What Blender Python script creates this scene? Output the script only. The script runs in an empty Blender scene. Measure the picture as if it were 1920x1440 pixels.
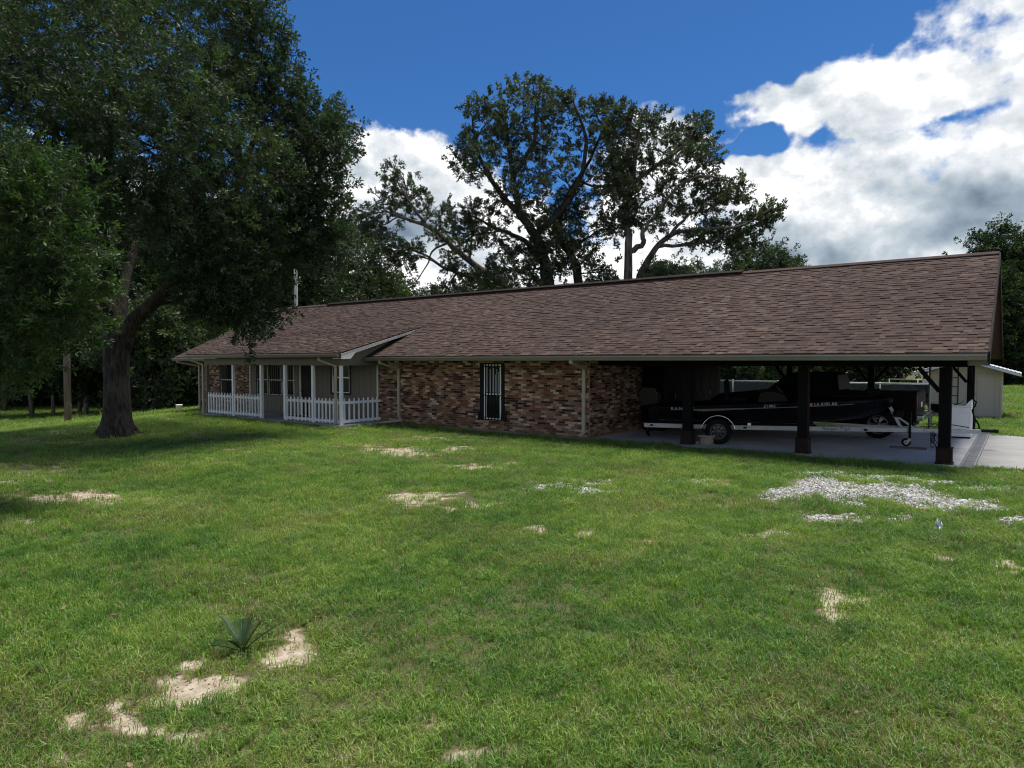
import bpy, math, random
import numpy as np
from mathutils import Vector, Matrix, Euler

# ------------------------------------------------------------------ camera, sky, sun, exposure
SC = bpy.context.scene
COL = SC.collection
R = math.radians
F_PX, CX, CY, CAM_H = 1270.0, 960.0, 720.0, 2.2
PITCH, YAW = math.atan((720 - 677) / F_PX), R(37.0)
cam_d = bpy.data.cameras.new('camera')
cam = bpy.data.objects.new('camera', cam_d)
COL.objects.link(cam)
cam.location = (0, 0, CAM_H)
cam.rotation_euler = (math.pi / 2 - PITCH, 0, YAW)
cam_d.sensor_fit = 'HORIZONTAL'
cam_d.sensor_width = 36.0
cam_d.lens = 36.0 * F_PX / 1920.0
cam_d.clip_end = 2000
SC.camera = cam

SUN_EL, SUN_AZ = R(76), R(25)          # azimuth from +Y towards +X
SKY_STRENGTH, CLOUD_STRENGTH, SUN_STRENGTH, EXPOSURE = 0.062, 0.74, 3.5, 0.66
SC.view_settings.view_transform = 'Standard'
SC.view_settings.look = 'None'
SC.view_settings.gamma = 1
SC.view_settings.use_curve_mapping = False
SC.view_settings.exposure = EXPOSURE
sun_d = bpy.data.lights.new('sun', 'SUN')
sun_d.energy = SUN_STRENGTH
sun_d.angle = R(24)
sun_d.color = (1.0, 0.95, 0.86)
sun = bpy.data.objects.new('sun', sun_d)
COL.objects.link(sun)
sun_dir = Vector((math.cos(SUN_EL) * math.sin(SUN_AZ), math.cos(SUN_EL) * math.cos(SUN_AZ), math.sin(SUN_EL)))
sun.rotation_euler = sun_dir.to_track_quat('Z', 'Y').to_euler()
sun.location = (0, 20, 40)
SC.cycles.max_bounces = 6
SC.cycles.filter_width = 1.1
SC.cycles.transparent_max_bounces = 8


class NT:
    """small helper for wiring node trees"""
    def __init__(s, tree):
        s.t = tree
    def n(s, typ, **kw):
        nd = s.t.nodes.new(typ)
        for k, v in kw.items():
            setattr(nd, k, v)
        return nd
    def link(s, a, b):
        s.t.links.new(a, b)
    def put(s, sock, v):
        if hasattr(v, 'is_linked') or hasattr(v, 'is_output'):
            s.t.links.new(v, sock)
        else:
            sock.default_value = v
    def m(s, op, a, b=0.0, c=None, clamp=False):
        nd = s.n('ShaderNodeMath', operation=op, use_clamp=clamp)
        s.put(nd.inputs[0], a)
        s.put(nd.inputs[1], b)
        if c is not None:
            s.put(nd.inputs[2], c)
        return nd.outputs[0]
    def vm(s, op, a, b=(0, 0, 0), sc=None):
        nd = s.n('ShaderNodeVectorMath', operation=op)
        s.put(nd.inputs[0], a)
        s.put(nd.inputs[1], b)
        if sc is not None:
            s.put(nd.inputs['Scale'], sc)
        return nd.outputs['Value'] if op in ('LENGTH', 'DOT_PRODUCT', 'DISTANCE') else nd.outputs[0]
    def ramp(s, fac, stops, interp='LINEAR'):
        nd = s.n('ShaderNodeValToRGB')
        cr = nd.color_ramp
        cr.interpolation = interp
        while len(cr.elements) < len(stops):
            cr.elements.new(0.5)
        for e, (p, c) in zip(cr.elements, stops):
            e.position = p
            e.color = (*c, 1) if len(c) == 3 else c
        s.put(nd.inputs[0], fac)
        return nd.outputs[0]
    def mix(s, fac, a, b, blend='MIX'):
        nd = s.n('ShaderNodeMix', data_type='RGBA', blend_type=blend)
        s.put(nd.inputs[0], fac)
        s.put(nd.inputs[6], (*a, 1) if isinstance(a, tuple) and len(a) == 3 else a)
        s.put(nd.inputs[7], (*b, 1) if isinstance(b, tuple) and len(b) == 3 else b)
        return nd.outputs[2]
    def noise(s, vec, scale, detail=4.0, rough=0.55, dim='3D', out=0, dist=0.0):
        nd = s.n('ShaderNodeTexNoise', noise_dimensions=dim)
        if vec is not None:
            s.put(nd.inputs['Vector'], vec)
        nd.inputs['Scale'].default_value = scale
        nd.inputs['Detail'].default_value = detail
        nd.inputs['Roughness'].default_value = rough
        nd.inputs['Distortion'].default_value = dist
        return nd.outputs[out]
    def maprange(s, v, a, b, c, d, smooth=True):
        nd = s.n('ShaderNodeMapRange', interpolation_type='SMOOTHSTEP' if smooth else 'LINEAR')
        s.put(nd.inputs[0], v)
        for i, x in enumerate((a, b, c, d)):
            nd.inputs[i + 1].default_value = x
        return nd.outputs[0]


# photograph pixel (1920 x 1440) -> world
def ray(px, py):
    a, b = (px - CX) / F_PX, -(py - CY) / F_PX
    sy, cy_, sp, cp = math.sin(YAW), math.cos(YAW), math.sin(PITCH), math.cos(PITCH)
    return Vector((-sy * cp + a * cy_ - b * sy * sp, cy_ * cp + a * sy + b * cy_ * sp, -sp + b * cp))
def at_depth(px, py, d):
    return Vector((0, 0, CAM_H)) + ray(px, py) * d
def at_z(px, py, z=0.0):
    d = ray(px, py)
    return Vector((0, 0, CAM_H)) + d * ((z - CAM_H) / d.z)
def at_y(px, py, Y):
    d = ray(px, py)
    return Vector((0, 0, CAM_H)) + d * (Y / d.y)
def to_px(X, Y, Z):
    sy, cy_, sp, cp = math.sin(YAW), math.cos(YAW), math.sin(PITCH), math.cos(PITCH)
    z = Z - CAM_H
    w = -X * sy * cp + Y * cy_ * cp - z * sp
    u = X * cy_ + Y * sy
    v = -X * sy * sp + Y * cy_ * sp + z * cp
    w = np.maximum(w, 0.05)
    return CX + F_PX * u / w, CY - F_PX * v / w, w

# ---- sky: Nishita air with cumulus
world = bpy.data.worlds.new('World')
SC.world = world
world.use_nodes = True
wt = world.node_tree
wt.nodes.clear()
W = NT(wt)
def cloud_group(name, octaves):
    grp = bpy.data.node_groups.new(name, 'ShaderNodeTree')
    grp.interface.new_socket('Dir', in_out='INPUT', socket_type='NodeSocketVector')
    grp.interface.new_socket('Field', in_out='OUTPUT', socket_type='NodeSocketFloat')
    G = NT(grp)
    gi, go = G.n('NodeGroupInput'), G.n('NodeGroupOutput')
    D = gi.outputs[0]
    sep = G.n('ShaderNodeSeparateXYZ')
    G.link(D, sep.inputs[0])
    az = G.m('MULTIPLY', G.m('ARCTAN2', sep.outputs[0], sep.outputs[1]), 57.29578)
    el = G.m('MULTIPLY', G.m('ARCSINE', sep.outputs[2]), 57.29578)
    comb = G.n('ShaderNodeCombineXYZ')
    G.link(az, comb.inputs[0])
    G.link(el, comb.inputs[1])
    P = G.vm('ADD', comb.outputs[0], G.vm('MULTIPLY', G.vm('SUBTRACT', G.noise(D, 9.0, 3.0, 0.6, out=1), (0.5, 0.5, 0.5)), (9.0, 6.0, 0)))
    low = G.noise(D, 2.6, 1.0, 0.5)
    field = G.m('DIVIDE', G.m('SUBTRACT', G.m('ADD', 9.0, G.m('MULTIPLY', low, 12.0)), el), 4.5)
    for (a0, e0, ra, re_) in [(10, 17, 16.5, 11.5), (-7, 18.2, 7.0, 3.4), (-14.0, 18.9, 5.6, 2.3), (-3, 11, 13, 5.5), (-18, 13.5, 6, 4.5), (-46.5, 13.5, 9, 4.6), (-25.0, 15.5, 5.5, 4.2), (-39, 11, 9, 4.0),
                              (60, 20, 22, 8), (150, 24, 24, 8), (-110, 20, 20, 6)]:
        dv = G.vm('DIVIDE', G.vm('SUBTRACT', P, (a0, e0, 0)), (ra, re_, 1))
        field = G.m('SMOOTH_MAX', field, G.m('MULTIPLY', G.m('SUBTRACT', 1.0, G.vm('LENGTH', dv)), 2.1), 0.25)
    for (a0, e0, ra, re_, k) in [(-18.0, 16.6, 3.6, 1.1, 1.5), (-31.5, 11.2, 3.4, 4.0, 2.0), (-20.5, 10.6, 4.4, 1.6, 1.5), (-37, 14, 4, 2.5, 1.2)]:
        dv = G.vm('DIVIDE', G.vm('SUBTRACT', P, (a0, e0, 0)), (ra, re_, 1))
        hole = G.m('MAXIMUM', G.m('SUBTRACT', 1.0, G.vm('LENGTH', dv)), 0.0)
        field = G.m('SUBTRACT', field, G.m('MULTIPLY', hole, k))
    field = G.m('MINIMUM', field, 0.8)
    sq = G.vm('MULTIPLY', D, (1.0, 1.0, 1.3))
    n1 = G.noise(sq, 8.5, octaves, 0.60)
    # puffed, cauliflower-like relief: the folded noise gives round tops and creases
    bil = G.m('ABSOLUTE', G.m('SUBTRACT', G.noise(sq, 13.0, max(octaves - 2.0, 0.5), 0.5), 0.5))
    tot = G.m('ADD', field, G.m('ADD', G.m('MULTIPLY', G.m('SUBTRACT', n1, 0.5), 2.7), G.m('MULTIPLY', G.m('SUBTRACT', 0.12, bil), 2.4)))
    G.link(tot, go.inputs[0])
    return grp

fine_group, coarse_group = cloud_group('cloud_field', 6.0), cloud_group('cloud_field_soft', 2.5)
tc = W.n('ShaderNodeTexCoord')
def cloud(vec, grp):
    g = W.n('ShaderNodeGroup')
    g.node_tree = grp
    W.link(vec, g.inputs[0])
    return g.outputs[0]
d0 = tc.outputs['Generated']
f0 = cloud(d0, fine_group)
f2 = cloud(W.vm('NORMALIZE', W.vm('ADD', d0, (0.012, 0.01, 0.04))), coarse_group)
wisp = W.m('SUBTRACT', W.noise(d0, 34.0, 5.0, 0.62), 0.5)
alpha = W.maprange(W.m('ADD', f0, W.m('MULTIPLY', wisp, 0.7)), 0.0, 0.62, 0, 1)
# billow relief: the same noise sampled a little towards the sun
sq0 = W.vm('MULTIPLY', d0, (1.0, 1.0, 1.3))
sq1 = W.vm('ADD', sq0, (0.006, 0.004, 0.020))
relief = W.m('SUBTRACT', W.noise(sq0, 13.0, 5.0, 0.58), W.noise(sq1, 13.0, 5.0, 0.58))
relief2 = W.m('SUBTRACT', W.noise(sq0, 5.5, 3.0, 0.5), W.noise(W.vm('ADD', sq0, (0.012, 0.008, 0.05)), 5.5, 3.0, 0.5))
sepw = W.n('ShaderNodeSeparateXYZ')
W.link(d0, sepw.inputs[0])
cmb = W.n('ShaderNodeCombineXYZ')
W.link(W.m('MULTIPLY', W.m('ARCTAN2', sepw.outputs[0], sepw.outputs[1]), 57.29578), cmb.inputs[0])
W.link(W.m('MULTIPLY', W.m('ARCSINE', sepw.outputs[2]), 57.29578), cmb.inputs[1])
wcoord = W.vm('ADD', cmb.outputs[0], W.vm('MULTIPLY', W.vm('SUBTRACT', W.noise(d0, 7.0, 4.0, 0.6, out=1), (0.5, 0.5, 0.5)), (16.0, 9.0, 0)))
base = 0.0
for (a0, e0, ra, re_) in [(-2, 10.2, 11, 4.6), (-46, 11.2, 6, 3.4), (-15, 8.6, 7, 3.2), (20, 11, 14, 5), (-70, 10, 12, 4), (80, 12, 25, 5), (160, 12, 25, 6), (-120, 14, 25, 5)]:
    dv = W.vm('DIVIDE', W.vm('SUBTRACT', wcoord, (a0, e0, 0)), (ra, re_, 1))
    base = W.m('SMOOTH_MAX', base, W.m('SUBTRACT', 1.0, W.vm('LENGTH', dv)), 0.15)
lowg = W.noise(sq0, 6.5, 5.0, 0.58)
grey = W.maprange(W.m('ADD', W.m('MULTIPLY', base, 0.72), W.m('MULTIPLY', W.m('SUBTRACT', lowg, 0.5), 1.7)), 0.05, 0.75, 0, 1)
thick = W.maprange(f2, 0.1, 0.9, 0.25, 1)
lit = W.m('SUBTRACT', 0.85, W.m('MULTIPLY', W.m('MULTIPLY', grey, thick), 0.78))
lit = W.m('ADD', lit, W.m('ADD', W.m('MULTIPLY', relief, 1.15), W.m('MULTIPLY', relief2, 1.1)), clamp=True)
ccol = W.ramp(lit, [(0.0, (0.15, 0.20, 0.27)), (0.35, (0.30, 0.37, 0.44)), (0.62, (0.50, 0.56, 0.61)), (0.82, (0.74, 0.77, 0.80)), (1.0, (1.08, 1.08, 1.07))])
sky = W.n('ShaderNodeTexSky', sky_type='NISHITA')
sky.sun_disc = False
sky.sun_elevation = SUN_EL
sky.sun_rotation = SUN_AZ
sky.altitude = 60
sky.air_density = 1.0
sky.dust_density = 0.3
sky.ozone_density = 5.0
skyc = W.mix(1.0, sky.outputs[0], (0.36, 0.72, 1.08), 'MULTIPLY')
bs, bc, ms, wo = W.n('ShaderNodeBackground'), W.n('ShaderNodeBackground'), W.n('ShaderNodeMixShader'), W.n('ShaderNodeOutputWorld')
W.link(skyc, bs.inputs[0])
bs.inputs[1].default_value = SKY_STRENGTH
W.link(ccol, bc.inputs[0])
bc.inputs[1].default_value = CLOUD_STRENGTH
W.link(alpha, ms.inputs[0])
W.link(bs.outputs[0], ms.inputs[1])
W.link(bc.outputs[0], ms.inputs[2])
W.link(ms.outputs[0], wo.inputs[0])
world.cycles.sampling_method = 'MANUAL'
world.cycles.sample_map_resolution = 256

# ------------------------------------------------------------------ helpers
RNG = random.Random(11)
NPR = np.random.default_rng(7)

def tag(o, label=None, category=None, group=None, kind=None):
    if label: o['label'] = label
    if category: o['category'] = category
    if group: o['group'] = group
    if kind: o['kind'] = kind
    return o

def empty(name, loc, rz=0.0):
    o = bpy.data.objects.new(name, None)
    o.empty_display_size = 0.3
    o.location = loc
    o.rotation_euler = (0, 0, rz)
    COL.objects.link(o)
    return o

def hang(o, parent, local=False):
    """parent o; world coordinates stay as they are unless local"""
    o.parent = parent
    if not local:
        chain, p = Matrix.Identity(4), parent
        while p is not None:
            chain = (p.matrix_parent_inverse if p.parent else Matrix.Identity(4)) @ p.matrix_basis @ chain
            p = p.parent
        o.matrix_parent_inverse = chain.inverted()

class MB:
    def __init__(s):
        s.v, s.f, s.mi, s.sm = [], [], [], []
    def add(s, verts, faces, m=0, smooth=False):
        b = len(s.v)
        s.v.extend([tuple(p) for p in verts])
        for f in faces:
            s.f.append(tuple(i + b for i in f))
            s.mi.append(m)
            s.sm.append(smooth)
        return s
    def box(s, x0, x1, y0, y1, z0, z1, m=0):
        vs = [(x, y, z) for z in (z0, z1) for y in (y0, y1) for x in (x0, x1)]
        return s.add(vs, [(0, 2, 3, 1), (4, 5, 7, 6), (0, 1, 5, 4), (2, 6, 7, 3), (0, 4, 6, 2), (1, 3, 7, 5)], m)
    def obox(s, mat, hx, hy, hz, m=0):
        vs = [mat @ Vector((x * hx, y * hy, z * hz)) for z in (-1, 1) for y in (-1, 1) for x in (-1, 1)]
        return s.add(vs, [(0, 2, 3, 1), (4, 5, 7, 6), (0, 1, 5, 4), (2, 6, 7, 3), (0, 4, 6, 2), (1, 3, 7, 5)], m)
    def beam(s, p, q, w, h, m=0, up=(0, 0, 1)):
        p, q = Vector(p), Vector(q)
        x = (q - p)
        L = x.length
        x.normalize()
        upv = Vector(up)
        if abs(x.dot(upv)) > 0.98:
            upv = Vector((0, 1, 0))
        y = upv.cross(x).normalized()
        z = x.cross(y)
        M = Matrix((x, y, z)).transposed().to_4x4()
        M.translation = (p + q) / 2
        return s.obox(M, L / 2, w / 2, h / 2, m)
    def tube(s, path, radii, n=8, m=0, caps=True, smooth=True):
        path = [Vector(p) for p in path]
        if not hasattr(radii, '__len__'):
            radii = [radii] * len(path)
        rings, ref = [], None
        for i, p in enumerate(path):
            t = (path[min(i + 1, len(path) - 1)] - path[max(i - 1, 0)])
            if t.length < 1e-9: t = Vector((0, 0, 1))
            t.normalize()
            if ref is None:
                ref = Vector((1, 0, 0)) if abs(t.x) < 0.9 else Vector((0, 1, 0))
            u = (ref - t * ref.dot(t)).normalized()
            w = t.cross(u)
            ref = u
            rings.append([p + (u * math.cos(2 * math.pi * k / n) + w * math.sin(2 * math.pi * k / n)) * radii[i] for k in range(n)])
        vs = [q for r_ in rings for q in r_]
        fs = []
        for i in range(len(path) - 1):
            for k in range(n):
                a, b = i * n + k, i * n + (k + 1) % n
                fs.append((a, b, b + n, a + n))
        s.add(vs, fs, m, smooth)
        if caps:
            b = len(s.v) - len(vs)
            s.f += [tuple(b + k for k in reversed(range(n))), tuple(b + (len(path) - 1) * n + k for k in range(n))]
            s.mi += [m, m]
            s.sm += [False, False]
        return s
    def prism(s, poly, axis, a, b, m=0):
        def P3(u, v, w):
            return {'x': (w, u, v), 'y': (u, w, v), 'z': (u, v, w)}[axis]
        n = len(poly)
        vs = [P3(u, v, a) for u, v in poly] + [P3(u, v, b) for u, v in poly]
        fs = [tuple(reversed(range(n))), tuple(range(n, 2 * n))]
        fs += [(i, (i + 1) % n, n + (i + 1) % n, n + i) for i in range(n)]
        area = sum(poly[i][0] * poly[(i + 1) % n][1] - poly[(i + 1) % n][0] * poly[i][1] for i in range(n))
        flip = (area < 0) ^ (b < a) ^ (axis == 'y')
        if flip:
            fs = [tuple(reversed(f)) for f in fs]
        return s.add(vs, fs, m)
    def lathe(s, prof, n=24, M=None, m=0, smooth=True):
        M = M or Matrix.Identity(4)
        vs, fs = [], []
        for r_, z in prof:
            for k in range(n):
                vs.append(M @ Vector((r_ * math.cos(2 * math.pi * k / n), r_ * math.sin(2 * math.pi * k / n), z)))
        for i in range(len(prof) - 1):
            for k in range(n):
                a, b = i * n + k, i * n + (k + 1) % n
                fs.append((a, b, b + n, a + n))
        return s.add(vs, fs, m, smooth)
    def mesh(s, name, mats):
        me = bpy.data.meshes.new(name)
        me.from_pydata(s.v, [], s.f)
        for mt in mats if isinstance(mats, (list, tuple)) else [mats]:
            me.materials.append(mt)
        me.polygons.foreach_set('material_index', s.mi)
        me.polygons.foreach_set('use_smooth', s.sm)
        me.update()
        return me
    def build(s, name, mats, parent=None, local=False, bevel=0.0, seg=2, **kw):
        o = bpy.data.objects.new(name, s.mesh(name, mats))
        COL.objects.link(o)
        if parent is not None:
            hang(o, parent, local)
        if bevel:
            bm = o.modifiers.new('bevel', 'BEVEL')
            bm.width, bm.segments, bm.limit_method, bm.angle_limit = bevel, seg, 'ANGLE', R(40)
        return tag(o, **kw)

# ------------------------------------------------------------------ materials
def material(name, color, rough=0.7, var=0.12, scale=3.0, bump=0.0, bscale=40.0, metal=0.0, spec=0.5, stretch=(1, 1, 1), dirt=None, coat=0.0):
    """plain surface: base colour broken up by two noises, fine relief, optional dirt colour in blotches"""
    mt = bpy.data.materials.new(name)
    mt.use_nodes = True
    T = NT(mt.node_tree)
    b = mt.node_tree.nodes['Principled BSDF']
    geo = T.n('ShaderNodeNewGeometry')
    vec = T.vm('MULTIPLY', geo.outputs['Position'], stretch)
    n = T.noise(vec, scale, 5, 0.6)
    c = T.mix(T.maprange(n, 0.3, 0.7, 0, 1), tuple(x * (1 - var) for x in color), tuple(min(1, x * (1 + var)) for x in color))
    if dirt:
        n2 = T.noise(vec, scale * 0.37, 6, 0.65)
        c = T.mix(T.maprange(n2, 0.5, 0.72, 0, dirt[1]), c, dirt[0])
    T.link(c, b.inputs['Base Color'])
    T.link(T.maprange(n, 0.3, 0.7, max(0.02, rough - 0.08), min(1, rough + 0.08)), b.inputs['Roughness'])
    b.inputs['Metallic'].default_value = metal
    b.inputs['Specular IOR Level'].default_value = spec
    b.inputs['Coat Weight'].default_value = coat
    b.inputs['Coat Roughness'].default_value = 0.04
    if bump:
        bp = T.n('ShaderNodeBump')
        bp.inputs['Strength'].default_value = bump
        bp.inputs['Distance'].default_value = 0.01
        T.link(T.noise(vec, bscale, 4, 0.6), bp.inputs['Height'])
        T.link(bp.outputs[0], b.inputs['Normal'])
    return mt

def piece_material(name, stops, rough=0.85, grain=30.0, bump=0.4, patch=None, splash=False, streak=False):
    """pieces laid one by one: every piece takes its own colour from the ramp"""
    mt = bpy.data.materials.new(name)
    mt.use_nodes = True
    T = NT(mt.node_tree)
    b = mt.node_tree.nodes['Principled BSDF']
    geo, oi = T.n('ShaderNodeNewGeometry'), T.n('ShaderNodeObjectInfo')
    rnd = T.m('FRACT', T.m('ADD', geo.outputs['Random Per Island'], T.m('MULTIPLY', oi.outputs['Random'], 7.31)))
    if patch:                                    # batches of pieces drift in tone over the surface
        pn = T.noise(geo.outputs['Position'], patch[0], 3, 0.5)
        rnd = T.m('ADD', T.m('MULTIPLY', rnd, 1 - patch[1]), T.m('MULTIPLY', T.maprange(pn, 0.3, 0.7, 0, 1), patch[1]), clamp=True)
    c = T.ramp(rnd, stops)
    n = T.noise(geo.outputs['Position'], grain, 4, 0.65)
    c = T.mix(T.maprange(n, 0.25, 0.75, 0.0, 0.55), c, T.vm('SCALE', c, sc=0.55))
    if splash:                                   # soil splashed up from the ground, and rain stains
        sx = T.n('ShaderNodeSeparateXYZ')
        T.link(geo.outputs['Position'], sx.inputs[0])
        up = T.m('ADD', sx.outputs[2], T.m('MULTIPLY', T.noise(geo.outputs['Position'], 3.0, 4, 0.6), -0.55))
        c = T.mix(T.maprange(up, -0.25, 0.12, 0.55, 0), c, (0.17, 0.125, 0.075))
        st = T.noise(T.vm('MULTIPLY', geo.outputs['Position'], (2.2, 2.2, 0.25)), 1.6, 5, 0.65)
        c = T.mix(T.maprange(st, 0.52, 0.75, 0, 0.2), c, T.vm('SCALE', c, sc=0.45))
    if streak:                                   # dark weather streaks running down the slope
        st = T.noise(T.vm('MULTIPLY', geo.outputs['Position'], (1.0, 0.10, 0.10)), 1.5, 6, 0.68)
        c = T.mix(T.maprange(st, 0.48, 0.72, 0, 0.42), c, T.vm('SCALE', c, sc=0.55))
    T.link(c, b.inputs['Base Color'])
    b.inputs['Roughness'].default_value = rough
    b.inputs['Specular IOR Level'].default_value = 0.25
    bp = T.n('ShaderNodeBump')
    bp.inputs['Strength'].default_value = bump
    bp.inputs['Distance'].default_value = 0.006
    T.link(T.noise(geo.outputs['Position'], grain * 3, 3, 0.6), bp.inputs['Height'])
    T.link(bp.outputs[0], b.inputs['Normal'])
    return mt

M = {}
M['brick'] = piece_material('brick', [(0.0, (0.022, 0.016, 0.017)), (0.14, (0.042, 0.026, 0.024)), (0.22, (0.125, 0.052, 0.034)), (0.42, (0.220, 0.095, 0.056)),
                                      (0.58, (0.225, 0.135, 0.105)), (0.72, (0.330, 0.190, 0.130)), (0.85, (0.44, 0.285, 0.195)), (0.94, (0.54, 0.41, 0.31)), (1.0, (0.62, 0.51, 0.42))], grain=38, splash=True)
M['mortar'] = material('mortar', (0.30, 0.25, 0.205), 0.95, 0.2, 6, 0.5, 90)
M['shingle'] = piece_material('shingle', [(0.0, (0.046, 0.030, 0.024)), (0.25, (0.064, 0.042, 0.034)), (0.5, (0.078, 0.052, 0.041)), (0.72, (0.093, 0.063, 0.049)), (0.88, (0.115, 0.080, 0.061)), (1.0, (0.155, 0.113, 0.085))],
                              rough=0.95, grain=14, bump=0.7, patch=(0.30, 0.25), streak=True)
M['felt'] = material('roof_felt', (0.035, 0.025, 0.025), 0.95, 0.2, 3)
M['tan_siding'] = material('tan_siding', (0.165, 0.148, 0.118), 0.8, 0.08, 1.5, 0.15, 60, stretch=(1, 1, 0.3))
M['trim'] = material('trim_paint', (0.70, 0.66, 0.60), 0.6, 0.06, 2, dirt=((0.3, 0.27, 0.22), 0.25))
M['soffit'] = material('soffit_paint', (0.13, 0.11, 0.088), 0.75, 0.08, 2)
M['gutter'] = material('gutter_metal', (0.185, 0.172, 0.152), 0.38, 0.06, 3, spec=0.6, dirt=((0.14, 0.12, 0.10), 0.35))
M['downspout'] = material('downspout_metal', (0.36, 0.315, 0.25), 0.42, 0.06, 3, dirt=((0.25, 0.21, 0.16), 0.35))
M['white'] = material('white_vinyl', (0.84, 0.86, 0.88), 0.45, 0.04, 4, dirt=((0.55, 0.55, 0.52), 0.3))
M['black_wood'] = material('black_stained_wood', (0.006, 0.006, 0.007), 0.7, 0.3, 4, 0.3, 30, stretch=(1, 1, 0.15), spec=0.08)
M['brown_wood'] = material('brown_stained_wood', (0.022, 0.014, 0.011), 0.75, 0.3, 5, 0.3, 40, spec=0.12)
M['iron'] = material('black_iron', (0.004, 0.004, 0.005), 0.55, 0.2, 10, spec=0.15)
M['concrete'] = material('concrete', (0.45, 0.45, 0.455), 0.85, 0.10, 1.3, 0.2, 60, dirt=((0.30, 0.29, 0.275), 0.6))
M['drive_concrete'] = material('drive_concrete', (0.30, 0.295, 0.285), 0.88, 0.12, 1.0, 0.3, 60, dirt=((0.20, 0.19, 0.17), 0.6))
M['old_concrete'] = material('weathered_concrete', (0.26, 0.22, 0.175), 0.9, 0.15, 5, 0.5, 70)
M['drain'] = material('drain_grate', (0.26, 0.27, 0.28), 0.6, 0.15, 8, 0.2, 60)
M['black_plastic'] = material('black_plastic', (0.005, 0.005, 0.006), 0.6, 0.2, 6, spec=0.08)
M['rubber'] = material('rubber', (0.009, 0.009, 0.010), 0.8, 0.25, 12, 0.3, 80, spec=0.1)
M['galv'] = material('galvanised_steel', (0.36, 0.37, 0.385), 0.5, 0.12, 7, metal=0.4, dirt=((0.24, 0.23, 0.22), 0.5))
M['chrome'] = material('chrome', (0.75, 0.75, 0.77), 0.12, 0.05, 5, metal=1.0)
M['white_metal'] = material('white_enamel', (0.82, 0.86, 0.90), 0.3, 0.03, 3)
M['shed_wall'] = material('shed_siding', (0.46, 0.405, 0.335), 0.8, 0.06, 1.5, 0.15, 50, stretch=(1, 1, 0.25), dirt=((0.30, 0.26, 0.2), 0.3))
M['tin'] = material('white_tin', (0.72, 0.74, 0.75), 0.35, 0.06, 3)
M['pole_wood'] = material('weathered_pole', (0.16, 0.13, 0.105), 0.9, 0.25, 5, 0.6, 25, stretch=(3, 3, 0.2))
M['pole_grey'] = material('grey_pole', (0.20, 0.19, 0.18), 0.85, 0.2, 5, 0.4, 25, stretch=(3, 3, 0.2))
M['orange'] = material('orange_sticker', (0.55, 0.16, 0.09), 0.5, 0.1, 20)
M['red_lens'] = material('red_lens', (0.16, 0.008, 0.008), 0.15, 0.1, 10)
M['letter_white'] = material('letter_vinyl', (0.46, 0.48, 0.52), 0.4, 0.05, 10)
M['letter_black'] = material('letter_black', (0.015, 0.015, 0.017), 0.5, 0.05, 10)

def paint(name, color, flake=0.25):
    mt = material(name, color, 0.3, 0.1, 30, coat=0.12, spec=0.12)
    return mt
M['boat_black'] = paint('black_gelcoat', (0.004, 0.004, 0.006))
M['boat_grey'] = paint('grey_gelcoat', (0.16, 0.16, 0.18))
M['truck_paint'] = material('dark_truck_paint', (0.006, 0.004, 0.005), 0.55, 0.1, 30, spec=0.10)

def glass_mat(name, tint):
    mt = bpy.data.materials.new(name)
    mt.use_nodes = True
    b = mt.node_tree.nodes['Principled BSDF']
    b.inputs['Base Color'].default_value = (*tint, 1)
    b.inputs['Roughness'].default_value = 0.05
    b.inputs['Specular IOR Level'].default_value = 0.35
    return mt
M['dark_glass'] = glass_mat('dark_glass', (0.012, 0.014, 0.016))
M['blind'] = material('window_blind', (0.42, 0.47, 0.55), 0.6, 0.05, 5)

def leaf_mat(name, ramp_stops, trans=0.30, rough=0.50, spec=0.32):
    mt = bpy.data.materials.new(name)
    mt.use_nodes = True
    T = NT(mt.node_tree)
    nt = mt.node_tree
    b = nt.nodes['Principled BSDF']
    geo, oi = T.n('ShaderNodeNewGeometry'), T.n('ShaderNodeObjectInfo')
    rnd = T.m('FRACT', T.m('ADD', geo.outputs['Random Per Island'], T.m('MULTIPLY', oi.outputs['Random'], 5.77)))
    big = T.noise(geo.outputs['Position'], 0.55, 2, 0.5)
    fac = T.m('ADD', T.m('MULTIPLY', rnd, 0.6), T.m('MULTIPLY', T.maprange(big, 0.3, 0.7, 0, 1), 0.4))
    c = T.ramp(fac, ramp_stops)
    c = T.vm('SCALE', c, sc=T.maprange(oi.outputs['Random'], 0.0, 1.0, 0.62, 1.5, smooth=False))
    T.link(c, b.inputs['Base Color'])
    b.inputs['Roughness'].default_value = rough
    b.inputs['Specular IOR Level'].default_value = spec
    tr = T.n('ShaderNodeBsdfTranslucent')
    T.link(T.mix(1.0, c, (1.3, 1.5, 0.5), 'MULTIPLY'), tr.inputs[0])
    ms = T.n('ShaderNodeMixShader')
    ms.inputs[0].default_value = trans
    T.link(b.outputs[0], ms.inputs[1])
    T.link(tr.outputs[0], ms.inputs[2])
    T.link(ms.outputs[0], nt.nodes['Material Output'].inputs[0])
    return mt
M['oak_leaf'] = leaf_mat('oak_leaf', [(0.0, (0.020, 0.039, 0.020)), (0.5, (0.040, 0.070, 0.032)), (0.9, (0.068, 0.100, 0.046)), (1.0, (0.11, 0.12, 0.055))])
M['near_leaf'] = leaf_mat('near_leaf', [(0.0, (0.018, 0.042, 0.012)), (0.5, (0.034, 0.072, 0.020)), (0.92, (0.055, 0.100, 0.028)), (1.0, (0.15, 0.18, 0.03))], trans=0.32)
M['back_leaf'] = leaf_mat('back_oak_leaf', [(0.0, (0.032, 0.045, 0.028)), (0.5, (0.058, 0.078, 0.045)), (0.9, (0.085, 0.104, 0.060)), (1.0, (0.12, 0.112, 0.072))])
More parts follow.
